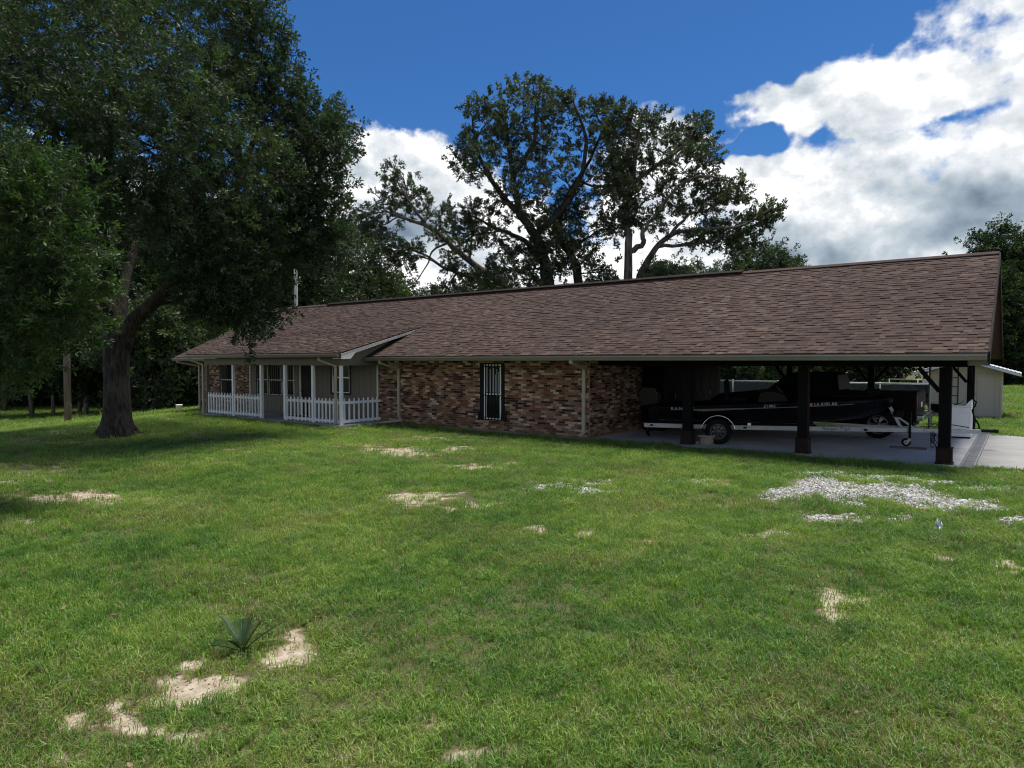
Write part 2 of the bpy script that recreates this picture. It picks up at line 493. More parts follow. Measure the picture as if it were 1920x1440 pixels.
M['wood_leaf'] = leaf_mat('woodland_leaf', [(0.0, (0.012, 0.026, 0.010)), (0.5, (0.026, 0.050, 0.018)), (0.85, (0.050, 0.085, 0.030)), (1.0, (0.085, 0.115, 0.040))])
M['far_leaf'] = leaf_mat('far_leaf', [(0.0, (0.020, 0.034, 0.016)), (0.5, (0.042, 0.066, 0.030)), (0.9, (0.075, 0.105, 0.045)), (1.0, (0.11, 0.13, 0.06))])
def bark(name, c0, c1, sc):
    mt = bpy.data.materials.new(name)
    mt.use_nodes = True
    T = NT(mt.node_tree)
    b = mt.node_tree.nodes['Principled BSDF']
    geo = T.n('ShaderNodeNewGeometry')
    vec = T.vm('MULTIPLY', geo.outputs['Position'], (1, 1, 0.22))
    n = T.noise(vec, sc, 6, 0.65)
    n2 = T.noise(geo.outputs['Position'], 1.3, 4, 0.6)
    c = T.mix(T.maprange(n, 0.35, 0.65, 0, 1), c0, c1)
    c = T.mix(T.maprange(n2, 0.52, 0.7, 0, 0.5), c, tuple(x * 1.5 for x in c1))
    T.link(c, b.inputs['Base Color'])
    b.inputs['Roughness'].default_value = 0.95
    b.inputs['Specular IOR Level'].default_value = 0.2
    bp = T.n('ShaderNodeBump')
    bp.inputs['Strength'].default_value = 1.0
    bp.inputs['Distance'].default_value = 0.03
    T.link(n, bp.inputs['Height'])
    T.link(bp.outputs[0], b.inputs['Normal'])
    return mt
M['bark_dark'] = bark('oak_bark', (0.018, 0.015, 0.013), (0.065, 0.056, 0.048), 14)
M['bark_grey'] = bark('grey_bark', (0.045, 0.037, 0.032), (0.155, 0.130, 0.110), 5)
M['twig'] = material('twig', (0.055, 0.042, 0.03), 0.9, 0.2, 10)

# ------------------------------------------------------------------ ground: one sheet, sandy and gravelly patches, soft fall to the left
def vnoise(x, y, seed=0):
    xi, yi = np.floor(x).astype(np.int64), np.floor(y).astype(np.int64)
    fx, fy = x - xi, y - yi
    fx, fy = fx * fx * (3 - 2 * fx), fy * fy * (3 - 2 * fy)
    def h(i, j):
        k = (i * 374761393 + j * 668265263 + seed * 982451653) & 0xFFFFFFFF
        k = ((k ^ (k >> 13)) * 1274126177) & 0xFFFFFFFF
        return ((k ^ (k >> 16)) & 0xFFFFFF) / float(0xFFFFFF)
    a = h(xi, yi) * (1 - fx) + h(xi + 1, yi) * fx
    b = h(xi, yi + 1) * (1 - fx) + h(xi + 1, yi + 1) * fx
    return a * (1 - fy) + b * fy
def fbm(x, y, octaves=4, seed=0):
    t, amp, tot = 0, 1.0, 0
    for i in range(octaves):
        t = t + amp * vnoise(x * 2 ** i + 17.3 * i, y * 2 ** i - 9.1 * i, seed + i)
        tot += amp
        amp *= 0.55
    return t / tot

def ground_z(X, Y):
    X, Y = np.asarray(X, float), np.asarray(Y, float)
    d = -X - 0.6 * (Y - 9) - 25.2
    fall = np.log1p(np.exp(np.clip(d * 1.2, -30, 30))) / 1.2
    z = -2.6 * (1 - np.exp(-0.1 * fall / 2.6))
    lawn = np.clip((16.0 - Y) / 2.0, 0, 1)
    z = z + lawn * 0.05 * (fbm(X * 0.35, Y * 0.35, 3, 5) - 0.55)
    # shallow swale left of the yard
    sw = np.exp(-((Y - 5.6 - 0.08 * (X + 14)) / 0.7) ** 2) * np.clip((-X - 8.5) / 3, 0, 1)
    return z - 0.10 * sw

SAND = [(560, 1195, 20, 14, 1), (545, 1222, 32, 13, 1), (508, 1240, 26, 8, 1), (370, 1248, 38, 16, .9), (330, 1275, 42, 18, 1), (385, 1290, 66, 14, 1.1), (425, 1272, 44, 11, 1), (332, 1310, 44, 13, 1),
        (235, 1350, 44, 16, 1), (140, 1352, 34, 16, 1), (300, 1364, 90, 11, .9), (395, 1372, 44, 12, .9), (220, 1330, 20, 22, 1), (95, 1412, 24, 15, .9), (350, 1386, 28, 14, .8), (450, 1312, 18, 9, .9),
        (500, 1275, 12, 7, .8), (930, 1405, 46, 18, .55), (890, 1418, 60, 18, .45), (800, 1345, 18, 12, .6), (640, 1420, 50, 14, .4), (1556, 1122, 20, 20, 1.05), (1565, 1150, 20, 17, 1.05), (1612, 1130, 28, 10, 1), (1642, 1147, 22, 8, .9),
        (1672, 1167, 12, 8, .9), (1700, 1192, 9, 7, .7), (1765, 1043, 26, 8, .9), (1868, 1058, 30, 8, .85), (1905, 1069, 34, 7, 1), (772, 936, 40, 10, 1), (800, 930, 50, 8, .8), (850, 953, 20, 5, .8), (905, 946, 34, 6, .8),
        (1000, 990, 24, 7, 1), (1098, 997, 14, 7, 1), (1220, 1018, 8, 7, .9), (765, 846, 62, 6, 1), (850, 839, 30, 6, .9), (890, 876, 66, 6, .85), (950, 870, 26, 5, .9), (890, 819, 44, 3, .8), (800, 822, 60, 4, .5), (700, 836, 60, 4, .5),
        (190, 928, 110, 11, 1), (90, 938, 80, 8, .9), (270, 915, 40, 6, .8), (50, 880, 70, 26, .5), (20, 905, 60, 18, .6), (30, 975, 80, 14, .4), (205, 797, 60, 4, .9), (110, 806, 46, 5, .9), (262, 781, 30, 3, 1), (315, 784, 24, 2.5, .9), (60, 830, 80, 7, .4),
        (1340, 905, 30, 6, .5), (1440, 1000, 40, 8, .6), (1060, 830, 40, 3, .5), (440, 840, 60, 5, .35)]
GRAVEL = [(1480, 926, 48, 10, 1), (1540, 912, 56, 15, 1.1), (1600, 926, 66, 13, 1.15), (1660, 922, 80, 14, 1.15), (1725, 936, 66, 11, 1.15), (1795, 946, 62, 9, 1.1), (1850, 951, 34, 7, 1), (1560, 893, 66, 7, .8), (1645, 897, 66, 6, .75),
          (1750, 905, 70, 5, .7), (1830, 916, 66, 6, .65), (1060, 912, 66, 11, .42), (1118, 903, 40, 6, .5), (1300, 905, 40, 5, .45), (1905, 976, 26, 5, 1), (1560, 970, 80, 8, .45), (1690, 968, 40, 5, .6), (1440, 1000, 30, 6, .5), (1780, 890, 70, 5, .5), (1100, 920, 40, 5, .8)]

def patch_mask(X, Y, spots, Z=0.0, fine=0.0):
    px, py, w = to_px(X, Y, Z)
    m = np.zeros_like(px)
    for (x, y, rx, ry, k) in spots:
        d = 1 - np.sqrt(((px - x) / (rx * 1.3)) ** 2 + ((py - y) / (ry * 1.4)) ** 2)
        m = np.maximum(m, np.where((w > 0.5) & (d > -0.9), (d + 0.25) * k, 0))
    n = fbm(X * 3.6, Y * 3.6, 4, 3) - 0.5
    n2 = fbm(X * 11, Y * 11, 4, 9) - 0.5
    v = m * 1.15 + n * 1.6 + n2 * 1.9
    if fine:                                     # tussocks left standing inside the bare spots
        v = v + fine * (fbm(X * 21, Y * 21, 3, 77) - 0.5) - 0.02 * fine
    v = np.where(m > 0.02, v, 0)
    return np.clip((v - 0.30) / 0.5, 0, 1)

def thin_mask(X, Y):
    """how far the turf thins out into brown, broad drifts"""
    return np.clip((fbm(X * 0.55, Y * 0.55, 4, 21) - 0.54) / 0.2, 0, 1)

def lines(fine0, fine1, step, far):
    a = list(np.arange(fine0, fine1 + 1e-6, step))
    s, x, lo, hi = step, fine0, [], []
    while x > -far:
        s *= 1.25
        x -= s
        lo.append(x)
    s, x = step, fine1
    while x < far:
        s *= 1.25
        x += s
        hi.append(x)
    return np.array(lo[::-1] + a + hi)
gx, gy = lines(-16, 4, 0.07, 900), lines(0.4, 16.4, 0.07, 900)
GX, GY = np.meshgrid(gx, gy)
GZ = ground_z(GX, GY) - 0.012
nx, ny = len(gx), len(gy)
me = bpy.data.meshes.new('lawn')
idx = np.arange(nx * ny).reshape(ny, nx)
quads = np.stack([idx[:-1, :-1], idx[:-1, 1:], idx[1:, 1:], idx[1:, :-1]], -1).reshape(-1, 4)
me.vertices.add(nx * ny)
me.vertices.foreach_set('co', np.stack([GX, GY, GZ], -1).astype(np.float32).ravel())
me.loops.add(quads.size)
me.loops.foreach_set('vertex_index', quads.astype(np.int32).ravel())
me.polygons.add(len(quads))
me.polygons.foreach_set('loop_start', np.arange(0, quads.size, 4, dtype=np.int32))
me.polygons.foreach_set('use_smooth', np.ones(len(quads), dtype=bool))
me.update()
me.validate()
at = me.attributes.new('sand', 'FLOAT', 'POINT')
at.data.foreach_set('value', patch_mask(GX, GY, SAND).astype(np.float32).ravel())
at = me.attributes.new('gravel', 'FLOAT', 'POINT')
at.data.foreach_set('value', patch_mask(GX, GY, GRAVEL).astype(np.float32).ravel())
gm = bpy.data.materials.new('turf_and_soil')
gm.use_nodes = True
T = NT(gm.node_tree)
b = gm.node_tree.nodes['Principled BSDF']
geo = T.n('ShaderNodeNewGeometry')
pos = geo.outputs['Position']
a1, a2 = T.n('ShaderNodeAttribute', attribute_name='sand'), T.n('ShaderNodeAttribute', attribute_name='gravel')
n1, n2, n3 = T.noise(pos, 0.35, 4, 0.6), T.noise(pos, 9, 5, 0.65), T.noise(pos, 60, 3, 0.6)
green = T.mix(T.maprange(n1, 0.35, 0.65, 0, 1), (0.075, 0.100, 0.028), (0.115, 0.128, 0.042))
green = T.mix(T.maprange(n2, 0.38, 0.62, 0, 0.85), green, (0.115, 0.092, 0.050))
green = T.mix(T.maprange(n3, 0.42, 0.62, 0, 0.6), green, (0.055, 0.060, 0.024))
sand = T.mix(T.maprange(n2, 0.36, 0.60, 0, 1), (0.52, 0.445, 0.34), (0.33, 0.26, 0.18))
sand = T.mix(T.maprange(n3, 0.45, 0.7, 0, 0.35), sand, (0.30, 0.24, 0.17))
grav = T.mix(T.maprange(n3, 0.35, 0.65, 0, 1), (0.28, 0.255, 0.22), (0.48, 0.46, 0.43))
soil = T.mix(T.maprange(n3, 0.4, 0.65, 0, 1), (0.12, 0.088, 0.052), (0.22, 0.165, 0.10))
c = T.mix(T.maprange(a1.outputs['Fac'], 0.0, 0.3, 0, 1), green, soil)
c = T.mix(T.maprange(a1.outputs['Fac'], 0.3, 0.85, 0, 1), c, sand)
c = T.mix(T.maprange(a2.outputs['Fac'], 0.0, 0.5, 0, 1), c, T.mix(T.maprange(n2, 0.4, 0.62, 0, 1), soil, grav))
T.link(c, b.inputs['Base Color'])
b.inputs['Roughness'].default_value = 0.95
b.inputs['Specular IOR Level'].default_value = 0.15
bp = T.n('ShaderNodeBump')
bp.inputs['Strength'].default_value = 0.8
bp.inputs['Distance'].default_value = 0.03
T.link(T.m('ADD', n2, T.m('MULTIPLY', n3, 0.4)), bp.inputs['Height'])
T.link(bp.outputs[0], b.inputs['Normal'])
me.materials.append(gm)
lawn = bpy.data.objects.new('lawn', me)
COL.objects.link(lawn)
tag(lawn, kind='structure')

# slabs: carport floor, drain channel, driveway (kept proud of the lawn)
sl = MB()
sl.box(-9.66, -1.02, 16.62, 25.6, -0.25, 0.02)
carport_slab = sl.build('carport_slab', M['concrete'], bevel=0.008, kind='structure')
dw = MB()
dw.prism([(-0.74, 16.95), (9, 17.6), (9, 24.1), (2.0, 24.5), (0.6, 24.25), (-0.74, 24.7)], 'z', -0.25, 0.018)
dw.build('driveway', M['drive_concrete'], bevel=0.008, kind='structure')
dr = empty('drain_channel', (-0.88, 16.8, 0))
tag(dr, 'grey drain channel set in the concrete beside the carport', 'drain')
y = 16.75
k = 0
while y < 25.4:
    s_ = MB()
    s_.box(-1.01, -0.75, y, y + 0.985, -0.06, 0.006)
    for j in range(16):
        yy = y + 0.03 + j * 0.0605
        s_.box(-0.975, -0.785, yy, yy + 0.034, 0.0, 0.0155)
    s_.build('drain_grate', M['drain'], dr)
    y += 1.0

# ------------------------------------------------------------------ the house
XR, XL = -0.52, -31.3                    # roof ends
WY = 16.40                               # front brick face
EY, EZ = 15.60, 2.36                     # main eave edge
RY, RZ = 21.0, 4.90                      # ridge
SL = (RZ - EZ) / (RY - EY)
WL, WR = -30.55, -9.66                   # left and right end of the walled part
house = tag(empty('brick_house', (-18.0, 20.0, 0)), 'long low brick house with brown shingle roof, white railed porch and open carport', 'house')

# --- brick walls: mortar backing with every brick laid on it; the bricks that show largest are single objects
CO, BL = 0.0693, 0.2095                  # course height, brick module
def half_brick_mesh(nm, L):
    m_ = MB()
    h, d = 0.0292, 0.022
    c = 0.004
    x = L / 2
    vs = [(-x, 0.018, -h), (x, 0.018, -h), (x, 0.018, h), (-x, 0.018, h), (-x, -d + c, -h), (x, -d + c, -h), (x, -d + c, h), (-x, -d + c, h),
          (-x + c, -d, -h + c), (x - c, -d, -h + c), (x - c, -d, h - c), (-x + c, -d, h - c)]
    fs = [(0, 1, 5, 4), (1, 2, 6, 5), (2, 3, 7, 6), (3, 0, 4, 7), (4, 5, 9, 8), (5, 6, 10, 9), (6, 7, 11, 10), (7, 4, 8, 11), (8, 9, 10, 11)]
    m_.add(vs, fs)
    return m_
def brick_layout(a0, a1, z0, z1, holes):
    """running bond along one axis: (centre, z, length)"""
    out = []
    row = 0
    z = z0 + CO / 2
    while z < z1 - 0.02:
        s = a0 - (BL / 2 if row % 2 else 0)
        while s < a1 - 0.02:
            u0, u1 = max(s, a0), min(s + BL, a1)
            segs = [(u0, u1)]
            for (h0, h1, hz0, hz1) in holes:
                if hz0 < z < hz1:
                    ns = []
                    for (p, q) in segs:
                        if q <= h0 or p >= h1: ns.append((p, q))
                        else:
                            if p < h0 - 0.03: ns.append((p, h0))
                            if q > h1 + 0.03: ns.append((h1, q))
                    segs = ns
            for (p, q) in segs:
                if q - p > 0.035:
                    out.append(((p + q) / 2, z, q - p - 0.0105))
            s += BL
        z += CO
        row += 1
    return out

def brick_wall(nm, axis, a0, a1, face, z0, z1, holes, singles):
    """axis 'x': wall faces -Y at y=face; axis 'y': wall faces +X at x=face"""
    back = MB()
    cuts = sorted(holes)
    T_ = 0.16
    def slab(u0, u1, w0, w1):
        if axis == 'x': back.box(u0, u1, face, face + T_, w0, w1)
        else: back.box(face - T_, face, u0, u1, w0, w1)
    u = a0
    for (h0, h1, hz0, hz1) in cuts:
        slab(u, h0, z0, z1)
        if hz0 > z0: slab(h0, h1, z0, hz0)
        if hz1 < z1: slab(h0, h1, hz1, z1)
        u = h1
    slab(u, a1, z0, z1)
    wall = back.build(nm, M['mortar'], house)
    lay = brick_layout(a0, a1, z0, z1, holes)
    def pose(s, z):
        if axis == 'x': return Vector((s, face - RNG.uniform(0, 0.004), z)), 0.0
        return Vector((face + RNG.uniform(0, 0.004), s, z)), math.pi / 2
    lay.sort(key=lambda t: (Vector((t[0], face, t[1])) if axis == 'x' else Vector((face, t[0], t[1]))).length)
    cache = {}
    for (s, z, L) in lay[:singles]:
        Lk = round(L, 3)
        if Lk not in cache:
            cache[Lk] = half_brick_mesh('brick', Lk).mesh('brick', M['brick'])
        o = bpy.data.objects.new('brick', cache[Lk])
        COL.objects.link(o)
        p, rz = pose(s, z)
        o.location = p
        o.rotation_euler = (RNG.uniform(-0.012, 0.012), 0, rz + RNG.uniform(-0.012, 0.012))
        o.parent = wall
    rest = MB()
    for (s, z, L) in lay[singles:]:
        b_ = half_brick_mesh('', L)
        p, rz = pose(s, z)
        Mx = Matrix.Translation(p) @ Matrix.Rotation(rz + RNG.uniform(-0.012, 0.012), 4, 'Z')
        rest.add([Mx @ Vector(q) for q in b_.v], b_.f)
    if rest.v:
        o = rest.build('brickwork', M['brick'], None, kind='stuff')
        o.parent = wall
    return wall

FW0, FW1 = -18.30, WR
WIN = (-13.62, -12.60, 0.36, 2.14)
brick_wall('brick_wall', 'x', FW0, FW1, WY, 0.06, 2.24, [(WIN[0] + 0.03, WIN[1] - 0.03, WIN[2], WIN[3])], 300)
LWIN = (-28.80, -27.72, 0.62, 2.14)
brick_wall('brick_wall', 'x', WL, -26.45, WY, -0.08, 2.24, [LWIN], 0)
brick_wall('brick_wall', 'y', WY + 0.03, 25.9, WR, 0.06, 2.24, [], 0)

# slab edge under the walls, other walls, ceiling
fd = MB()
fd.box(-30.60, WR + 0.03, WY - 0.035, 26.0, -0.5, 0.055)
fd.build('foundation', M['old_concrete'], house)
pf = MB()
pf.box(-26.75, -18.02, 14.42, WY - 0.04, -0.3, 0.06)
pf.build('porch_floor', M['concrete'], house, bevel=0.01)
rw = MB()
rw.box(WL, WR - 0.17, 25.75, 25.9, 0.05, 2.24)
rw.box(WL, WL + 0.15, WY + 0.17, 25.75, -0.2, 2.24)
rw.build('rear_wall', M['tan_siding'], house)

# porch back wall: vertical siding boards, each board a piece, with grooves between
PY = WY + 0.02
def holes_cut(x0, x1, holes, z0, z1):
    segs = [(z0, z1)]
    for (a, b_, c0, c1) in holes:
        if x1 > a + 0.002 and x0 < b_ - 0.002:
            ns = []
            for (p, q) in segs:
                if c0 > p: ns.append((p, min(q, c0)))
                if c1 < q: ns.append((max(p, c1), q))
            segs = ns
    return [s for s in segs if s[1] - s[0] > 0.02]
TRI = (-25.98, -23.30, 0.80, 2.10)
DOOR = (-22.95, -21.95, 0.07, 2.10)
SWIN = (-20.95, -19.90, 1.00, 2.08)
pw = MB()
xs = sorted({-26.40, -18.33, TRI[0], TRI[1], DOOR[0], DOOR[1], SWIN[0], SWIN[1]})
for x0, x1 in zip(xs, xs[1:]):
    for (z0, z1) in holes_cut(x0, x1, [TRI, DOOR, SWIN], 0.06, 2.24):
        pw.box(x0, x1, PY + 0.03, PY + 0.15, z0, z1)
porch_wall = pw.build('porch_wall', M['tan_siding'], house)
edges = sorted({round(-26.40 + 0.305 * i, 3) for i in range(27)} | {TRI[0], TRI[1], DOOR[0], DOOR[1], SWIN[0], SWIN[1], -18.33})
for x0, x1 in zip(edges, edges[1:]):
    if x1 - x0 < 0.03: continue
    for (z0, z1) in holes_cut(x0, x1, [TRI, DOOR, SWIN], 0.065, 2.235):
        bd = MB().box(x0 + 0.006, x1 - 0.006, PY + 0.008, PY + 0.029, z0, z1)
        o = bd.build('siding_board', M['tan_siding'], None)
        o.parent = porch_wall
cb = MB()
cb.box(-26.44, -26.37, PY - 0.028, PY + 0.007, 0.07, 2.2)
cb.build('corner_board', M['trim'], house)
cb = MB()
cb.box(-18.38, -18.31, PY - 0.05, PY + 0.007, 0.07, 2.2)
cb.build('corner_board', M['trim'], house)

# --- windows and door
def sash_window(x0, x1, z0, z1, y, parent, fw=0.055, mull=(), rail=0.55, bars=0, blind=False, shutter=0.0, lower_gap=False, bar_z=None):
    """frame > sash rails, panes, bars. y is the wall face"""
    f = MB()
    w, d0, d1 = fw, y - 0.012, y + 0.07
    f.box(x0, x0 + w, d0, d1, z0, z1)
    f.box(x1 - w, x1, d0, d1, z0, z1)
    f.box(x0 + w, x1 - w, d0, d1, z1 - w, z1)
    f.box(x0 + w, x1 - w, d0 - 0.02, d1, z0, z0 + w)
    for mx in mull:
        f.box(mx - 0.04, mx + 0.04, d0, d1, z0 + w, z1 - w)
    win = f.build('window', M['white'], parent, bevel=0.004)
    cols = [x0 + w] + [v for mx in mull for v in (mx - 0.04, mx + 0.04)] + [x1 - w]
    zr = z0 + (z1 - z0) * (1 - rail)
    for a, b_ in zip(cols[::2], cols[1::2]):
        s_ = MB()
        s_.box(a, b_, y + 0.012, y + 0.05, zr - 0.026, zr + 0.026)
        s_.box(a, a + 0.022, y + 0.014, y + 0.048, z0 + w, zr - 0.026)
        s_.box(b_ - 0.022, b_, y + 0.014, y + 0.048, z0 + w, zr - 0.026)
        o = s_.build('sash', M['white'])
        o.parent = win
        for (p, q) in ((z0 + w, zr - 0.026), (zr + 0.026, z1 - w)):
            g = MB().box(a, b_, y + 0.030, y + 0.036, p, q)
            o = g.build('pane', M['dark_glass'])
            o.parent = win
        if bars:
            yb = y - 0.055
            n = bars
            for i in range(n):
                bx = a - 0.02 + (b_ - a + 0.04) * (i + 0.5) / n
                o = MB().box(bx - 0.013, bx + 0.013, yb - 0.010, yb + 0.010, z0 - 0.02, z1 + 0.01).build('security_bar', M['iron'])
                o.parent = win
            for (c0, c1) in ((z0 + 0.04, z0 + 0.065), (z1 - 0.08, z1 - 0.055), (zr - 0.045, zr - 0.02)):
                o = MB().box(a - 0.06, b_ + 0.06, yb + 0.0105, yb + 0.022, c0, c1).build('cross_bar', M['iron'])
                o.parent = win
    return win
# main barred window: dark boards at the sides, white frame, blinds in the upper sash, dark screen below, brick sill
mw = sash_window(-13.44, -12.76, 0.40, 2.10, WY - 0.01, house, rail=0.545, bars=5)
yb = MB()
for (x0, x1) in ((-13.60, -13.445), (-12.755, -12.62)):
    yb.box(x0, x1, WY - 0.03, WY + 0.05, 0.40, 2.14)
for (x0, x1) in ((-13.67, -13.445), (-12.755, -12.55)):
    yb.box(x0, x1, WY - 0.045, WY - 0.032, 0.36, 0.62)
o = yb.build('shutter_board', M['iron'])
o.parent = mw
zr = 0.40 + 1.70 * 0.455
for i in range(9):
    bx = -13.365 + i * 0.0665
    o = MB().box(bx, bx + 0.040, WY + 0.008, WY + 0.012, zr + 0.05, 2.03 - (0.10 if i > 4 else 0.03) * (i % 3 + 1) * 0.8).build('blind_slat', M['blind'])
    o.parent = mw
o = MB().box(-12.90, -12.885, WY - 0.03, WY - 0.0, 1.0, 1.05).build('latch', M['white'])
o.parent = mw
sl_ = MB()
for i in range(5):
    sl_.box(-13.60 + i * 0.2, -13.41 + i * 0.2, WY - 0.05, WY - 0.028, 0.268, 0.355)
o = sl_.build('brick_sill', M['brick'])
o.parent = mw
sash_window(LWIN[0] + 0.03, LWIN[1] - 0.03, LWIN[2] + 0.01, LWIN[3] - 0.03, WY, house, fw=0.035, rail=0.5, bars=6)
sash_window(TRI[0] + 0.02, TRI[1] - 0.02, TRI[2] + 0.01, TRI[3] - 0.03, PY + 0.01, house, fw=0.035, mull=(-25.10, -24.17), rail=0.52, bars=6)
sash_window(SWIN[0] + 0.02, SWIN[1] - 0.02, SWIN[2] + 0.01, SWIN[3] - 0.03, PY + 0.01, house, fw=0.032, rail=0.45, bars=0)
df = MB()
x0, x1, z0, z1 = DOOR
df.box(x0, x0 + 0.07, PY - 0.01, PY + 0.1, z0, z1)
df.box(x1 - 0.07, x1, PY - 0.01, PY + 0.1, z0, z1)
df.box(x0 + 0.07, x1 - 0.07, PY - 0.01, PY + 0.1, z1 - 0.07, z1)
door = df.build('door_frame', M['trim'], house, bevel=0.004)
dl = MB()
dl.box(x0 + 0.072, x1 - 0.072, PY + 0.03, PY + 0.07, z0, z1 - 0.072)
dl.box(x0 + 0.15, x1 - 0.15, PY + 0.018, PY + 0.03, 0.2, 0.95)
dl.box(x0 + 0.15, x1 - 0.15, PY + 0.018, PY + 0.03, 1.1, 1.9)
o = dl.build('door', M['iron'])
o.parent = door
o = MB().lathe([(0.0, -0.09), (0.03, -0.085), (0.032, -0.05), (0.014, -0.04), (0.014, 0.0)], 12, Matrix.Translation((x0 + 0.14, PY + 0.03, 1.02)) @ Matrix.Rotation(-math.pi / 2, 4, 'X')).build('door_knob', M['chrome'])
o.parent = door
dm = MB().box(-22.95, -21.95, 15.55, 16.15, 0.062, 0.08)
tag(dm.build('door_mat', M['rubber'], bevel=0.004), 'dark rubber door mat lying on the porch floor before the door', 'door mat')

# dark surround of the small porch window
sw = MB()
for (a, b_, c, d) in ((SWIN[0] - 0.07, SWIN[0] + 0.018, SWIN[2] - 0.06, SWIN[3]), (SWIN[1] - 0.018, SWIN[1] + 0.07, SWIN[2] - 0.06, SWIN[3]), (SWIN[0] + 0.0185, SWIN[1] - 0.0185, SWIN[2] - 0.06, SWIN[2] + 0.008)):
    sw.box(a, b_, PY - 0.006, PY + 0.0075, c, d)
sw.build('window_surround', M['iron'], house)

# --- roof
def roof_plane(nm, x0, x1, y0, z0, y1, z1, th=0.10, mats=('felt', 'soffit')):
    m_ = MB()
    m_.prism([(y0, z0 - th), (y1, z1 - th), (y1, z1), (y0, z0)], 'x', x0, x1)
    return m_.build(nm, M[mats[0]], house)
roof = roof_plane('roof', XL, XR, EY, EZ, RY, RZ)
o = roof_plane('rear_roof', XL, XR, 2 * RY - EY, EZ, RY + 0.002, RZ, mats=('shingle', 'soffit'))

def shingle_mesh(w, th):
    """one tab lying on the slope: local x along the course, local y up the slope, butt edge at y=0"""
    m_ = MB()
    L = 0.20
    vs = [(0, 0, 0), (w, 0, 0), (w, L, 0), (0, L, 0), (0, 0.0, th), (w, 0.0, th), (w, L, th * 0.3), (0, L, th * 0.3)]
    m_.add(vs, [(4, 5, 6, 7), (0, 1, 5, 4), (1, 2, 6, 5), (3, 0, 4, 7)])
    return m_
WIDTHS = (0.11, 0.14, 0.17, 0.21, 0.26)
def shingle_roof(roof_ob, x0, x1, y0, z0, y1, z1, singles, keep=None, exposure=0.143):
    n = Vector((0, y1 - y0, z1 - z0))
    L = n.length
    n.normalize()
    up = Vector((0, -n.z, n.y))
    B = Matrix((Vector((1, 0, 0)), n, up)).transposed().to_4x4()
    tabs, c = [], 0
    s = -0.02
    while s < L - 0.06:
        x = x0 - RNG.uniform(0, 0.3)
        while x < x1 - 0.01:
            w = RNG.choice(WIDTHS)
            a, b_ = max(x, x0), min(x + w, x1)
            if b_ - a > 0.03:
                p = Vector((a, y0, z0)) + n * s + up * 0.003
                if keep is None or keep(a, b_, p.y):
                    tabs.append((p, b_ - a, RNG.choice((0.013, 0.014, 0.023, 0.026))))
            x += w
        s += exposure
        c += 1
    tabs.sort(key=lambda t: (t[0] - Vector((0, 0, CAM_H))).length)
    cache = {}
    for (p, w, th) in tabs[:singles]:
        key = (round(w, 2), th)
        if key not in cache:
            cache[key] = shingle_mesh(key[0] - 0.002, th).mesh('shingle', M['shingle'])
        o = bpy.data.objects.new('shingle', cache[key])
        COL.objects.link(o)
        o.location = p
        o.rotation_euler = B.to_euler()
        o.parent = roof_ob
    rest = MB()
    for (p, w, th) in tabs[singles:]:
        t = shingle_mesh(w - 0.002, th)
        Mx = Matrix.Translation(p) @ B
        rest.add([Mx @ Vector(q) for q in t.v], t.f)
    o = rest.build('shingle_courses', M['shingle'], None, kind='stuff')
    o.parent = roof_ob

# porch roof: lower slope that runs out of the main roof
PXR, PXL = -17.64, -27.40
PEY, PEZ = 14.20, 2.47
PJY = 17.92
PJZ = EZ + SL * (PJY - EY)
shingle_roof(roof, XL, XR, EY, EZ, RY, RZ, 300, keep=lambda a, b_, y: not (a > PXL + 0.1 and b_ < PXR - 0.1 and y < PJY - 0.45))
porch_roof = roof_plane('porch_roof', PXL, PXR, PEY, PEZ, PJY + 0.12, PJZ + 0.035, th=0.08)
shingle_roof(porch_roof, PXL, PXR, PEY, PEZ, PJY, PJZ, 0)
# ridge caps and ridge vent
rv = MB()
rv.prism([(RY - 0.17, RZ - 0.055), (RY - 0.17, RZ - 0.02), (RY, RZ + 0.06), (RY + 0.17, RZ - 0.02), (RY + 0.17, RZ - 0.055), (RY, RZ + 0.02)], 'x', XL, XR)
rv.build('ridge_cap', M['shingle'], house)
rv = MB()
rv.prism([(RY - 0.20, RZ - 0.01), (RY - 0.20, RZ + 0.03), (RY, RZ + 0.115), (RY + 0.20, RZ + 0.03), (RY + 0.20, RZ - 0.01), (RY, RZ + 0.062)], 'x', -26.9, -6.9)
rv.build('ridge_vent', M['brown_wood'], house)
# drip edge, fascia, soffit, frieze
tr = MB()
tr.box(XL, PXL - 0.02, EY - 0.012, EY + 0.01, EZ - 0.13, EZ - 0.012)
tr.box(PXR + 0.55, XR, EY - 0.012, EY + 0.01, EZ - 0.13, EZ - 0.012)
tr.build('fascia', M['soffit'], house)
sf = MB()
sf.box(XL + 0.02, -27.2, EY + 0.012, WY - 0.03, EZ - 0.135, EZ - 0.115)
sf.box(-17.9, XR - 0.05, EY + 0.012, WY + 0.45, EZ - 0.135, EZ - 0.115)
sf.build('soffit', M['soffit'], house)
